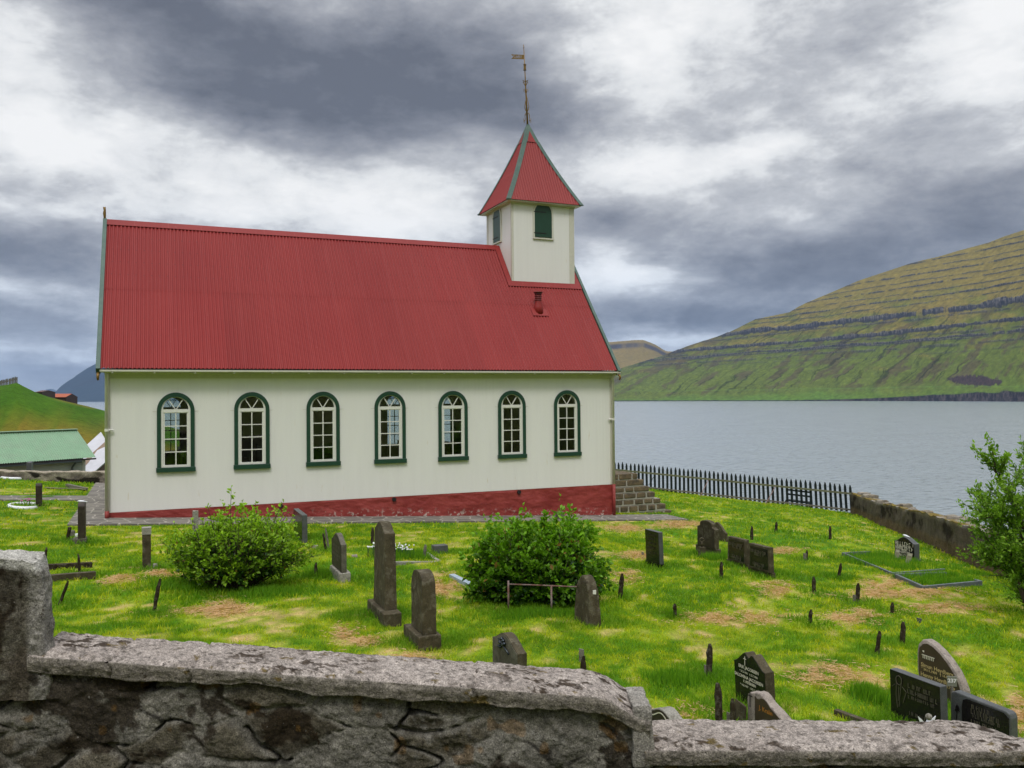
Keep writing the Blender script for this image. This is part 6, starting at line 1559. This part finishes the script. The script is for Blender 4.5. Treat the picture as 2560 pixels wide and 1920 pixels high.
# ------------------------------------------------------------------ grass
def inpath(x, y): return ((x > -1.78)&(x < 14.66)&(y > 20.82)&(y < 22.2)) | ((x > -1.78)&(x < 12.9)&(y > 21)&(y < 32)) | ((x > -9)&(x < -1.7)&(y > 25.75)&(y < 26.95)) | ((x > 12)&(x < 15.4)&(y > 22.6)&(y < 27.4))
def field(name, n, rmin, rmax, w0, h0, seed):
    r = np.random.default_rng(seed)
    a = YAW+(r.random(n)-.5)*R_(74); d = np.sqrt(r.random(n)*(rmax**2-rmin**2)+rmin**2)
    x = np.sin(a)*d; y = np.cos(a)*d
    # clumping
    cn = fbm(x*2.2, y*2.2, 5, 4); Dr = dry(x, y)
    keep = (r.random(n) < np.clip(.35+1.3*(cn-.25), .15, 1)) & (~inpath(x, y)) & ((x-FA[0])*FN[0]+(y-FA[1])*FN[1] < .9) & ((x-FB[0])*WN[0]+(y-FB[1])*WN[1] < .3)
    x, y, Dr = x[keep], y[keep], Dr[keep]; n = len(x)
    z = gz(x, y)-.01
    tall = np.zeros(n)
    for (tx, ty, ru, rv) in TUFT:
        q = ((x-tx)/(ru*.6+.12))**2+((y-ty)/(rv*.6+.12))**2; tall = np.maximum(tall, np.exp(-q**2*.12)*(q < 9))
    L_ = lush(x, y)
    tall = np.clip(tall*(.45+.75*fbm(x*1.5, y*1.5, 77, 3)), 0, 1)
    Dr2 = np.clip(Dr-tall*.9, 0, 1.25); straw = r.random(n) < np.clip(.09+sst(.22, .85, Dr2)*.82, 0, .92)*(1-.8*(tall > .35))
    h = h0*(.55+.7*r.random(n))*(1+.9*tall+.25*L_)*np.where(straw, .55, 1)*lerp(1, .6, sst(.6, 1.0, Dr2))
    w_ = w0*(.7+.6*r.random(n)); ang_ = r.random(n)*2*np.pi
    bend = np.where(straw, 1.2+1.6*r.random(n), .25+.75*r.random(n))*h; ba = r.random(n)*2*np.pi
    px_, py_ = np.cos(ang_)*w_*.5, np.sin(ang_)*w_*.5; bx, by = np.cos(ba)*bend, np.sin(ba)*bend
    hh = np.where(straw, h*.35, h)
    V = np.stack([np.stack([x-px_, y-py_, z], -1), np.stack([x+px_, y+py_, z], -1), np.stack([x+bx*.35+px_*.8, y+by*.35+py_*.8, z+hh*.6], -1), np.stack([x+bx*.35-px_*.8, y+by*.35-py_*.8, z+hh*.6], -1), np.stack([x+bx, y+by, z+hh], -1)], 1).reshape(-1, 3)
    i = np.arange(n)*5; F = np.stack([i, i+1, i+2, i, i+2, i+3, i+3, i+2, i+4], -1).reshape(-1, 3)
    gA, gB, gC, sA, sB = [np.array(c) for c in ((.105,.255,.004), (.275,.40,.006), (.50,.52,.012), (.60,.43,.17), (.76,.57,.30))]
    t = np.clip(Dr2*1.5+.22*(r.random(n)-.5)+.18*(1-L_)+.14, 0, 1)[:, None]
    col = np.where(t < .5, lerp(gA, gB, t*2), lerp(gB, gC, t*2-1)); col = np.where((tall > .35)[:, None], lerp(col, np.array([.085,.235,.006]), (tall*.65)[:, None]), col)
    col = np.where(straw[:, None], lerp(sA, sB, r.random((n, 1))), col)*(.75+.5*r.random((n, 1)))
    rusty = (r.random(n) < .10) & straw; col = np.where(rusty[:, None], np.array([.30,.14,.05]), col)
    return tag(emit(name, V, F, M['grass'], col=np.repeat(col, 5, 0)), 'short patchy churchyard grass with straw-coloured dry spots', 'grass', None, 'stuff')
field('grass', 300000, 5.2, 13, .0075, .047, 1)
field('grass', 230000, 13, 21, .013, .055, 2)
field('grass', 140000, 21, 40, .026, .070, 3)
# tall dark tufts in the kerbed plots and at bush feet
def tufts(name, label, areas, seed):
    r = np.random.default_rng(seed); X = []; 
    for (x0, x1, y0, y1, n, h) in areas: X.append(np.stack([(x0+x1)/2+np.clip(r.normal(size=n)*.42, -1.3, 1.3)*(x1-x0)/2, (y0+y1)/2+np.clip(r.normal(size=n)*.45, -1.4, 1.4)*(y1-y0)/2, np.full(n, h)], -1) if h < .165 or n > 4400 and 0 else np.stack([r.uniform(x0, x1, n), r.uniform(y0, y1, n), np.full(n, h)], -1))
    X = np.concatenate(X); n = len(X); X = X[r.random(n) < sst(.30, .62, fbm(X[:, 0]*2.3, X[:, 1]*2.3, 99, 3))]; n = len(X); x, y, h = X.T; h = h*(.4+.7*r.random(n)); z = gz(x, y)
    a = r.random(n)*6.28; w_ = .012; b_ = r.random(n)*6.28; bd = h*.5*r.random(n)
    V = np.stack([np.stack([x-np.cos(a)*w_/2, y-np.sin(a)*w_/2, z], -1), np.stack([x+np.cos(a)*w_/2, y+np.sin(a)*w_/2, z], -1), np.stack([x+np.cos(b_)*bd, y+np.sin(b_)*bd, z+h], -1)], 1).reshape(-1, 3)
    i = np.arange(n)*3; col = lerp(np.array([.07,.21,.006]), np.array([.19,.38,.012]), r.random((n, 1)))
    tag(emit(name, V, np.stack([i, i+1, i+2], -1), M['grass'], col=np.repeat(col, 3, 0)), label, 'grass', None, 'stuff')
k1 = G(1020, 1400)
ar = [(13.9, 15.9, 12.7, 14.8, 7000, .17), (13.2, 14.7, 11.35, 12.2, 4200, .17), (k1.x-.55, k1.x+.65, k1.y-.05, k1.y+.75, 5000, .16)]
for (px, py, rx, ry, n, h) in ((620,1488,1.0,.30,3600,.13),(480,1470,.5,.25,1500,.12),(1215,1465,.28,.55,1800,.14),(1345,1535,1.15,.22,3000,.12),(1688,1540,.16,.10,500,.14),(1803,1452,.14,.14,500,.16),(2175,1745,.22,.22,1400,.15),(1680,1700,.35,.3,1400,.14),(800,1440,.35,.18,1500,.16),(1785,1400,.22,.22,900,.17),(890,1440,.12,.12,300,.15),(2455,1440,.5,.3,1500,.14)):
    p = G(px, py); ar.append((p.x-rx, p.x+rx, p.y-ry, p.y+ry, n, h))
tufts('long_grass', 'long dark green grass in the kerbed plots and round the bushes', ar, 9)

def straw():
    r = np.random.default_rng(31); X = []
    for (px, py, rx, ry, a) in PATCH[:24]:
        if a < .7: continue
        p = G(px, py); q = G(px+rx, py)-p; s_ = G(px, py+ry)-p; n = int(5200*max(.25, q.length*max(s_.length, .3))); u, v = r.normal(size=n)*.42, r.normal(size=n)*.42
        lv = max(s_.length, .25)/s_.length; X.append(np.stack([p.x+q.x*u+s_.x*v*lv, p.y+q.y*u+s_.y*v*lv], -1))
    X = np.concatenate(X); X = X[r.random(len(X)) < sst(.35, .6, fbm(X[:, 0]*5, X[:, 1]*5, 83, 4, .6))]; x, y = X.T; n = len(x); z = gz(x, y)+.01+.03*r.random(n)
    a = r.random(n)*6.28; L = .04+.07*r.random(n); w_ = .0035; dz = (r.random(n)-.5)*.03
    V = np.stack([np.stack([x+np.sin(a)*w_, y-np.cos(a)*w_, z+.006], -1), np.stack([x-np.sin(a)*w_, y+np.cos(a)*w_, z-.002], -1), np.stack([x+np.cos(a)*L, y+np.sin(a)*L, z+dz], -1)], 1).reshape(-1, 3)
    i = np.arange(n)*3; col = lerp(np.array([.52,.32,.15]), np.array([.78,.54,.33]), r.random((n, 1)))
    tag(emit('dry_grass', V, np.stack([i, i+1, i+2], -1), M['grass'], col=np.repeat(col, 3, 0)), 'peach-coloured mats of dry cut grass lying on the turf', 'dry grass', None, 'stuff')
straw()

# ------------------------------------------------------------------ haze over the sound
if HAZE > 0:
    mb = MB(); mb.box(-9000, 12000, -900, 19500, SEA-30, 640)
    o = mb.emit('haze', None); mt = bpy.data.materials.new('haze'); mt.use_nodes = True; t = mt.node_tree; t.nodes.clear()
    pv = t.nodes.new('ShaderNodeVolumePrincipled'); pv.inputs['Color'].default_value = (.42,.62,.98,1); pv.inputs['Density'].default_value = HAZE; pv.inputs['Anisotropy'].default_value = .2
    oo = t.nodes.new('ShaderNodeOutputMaterial'); t.links.new(pv.outputs[0], oo.inputs['Volume']); o.data.materials.append(mt)
    tag(o, 'pale blue air over the sound', 'haze', None, 'stuff')
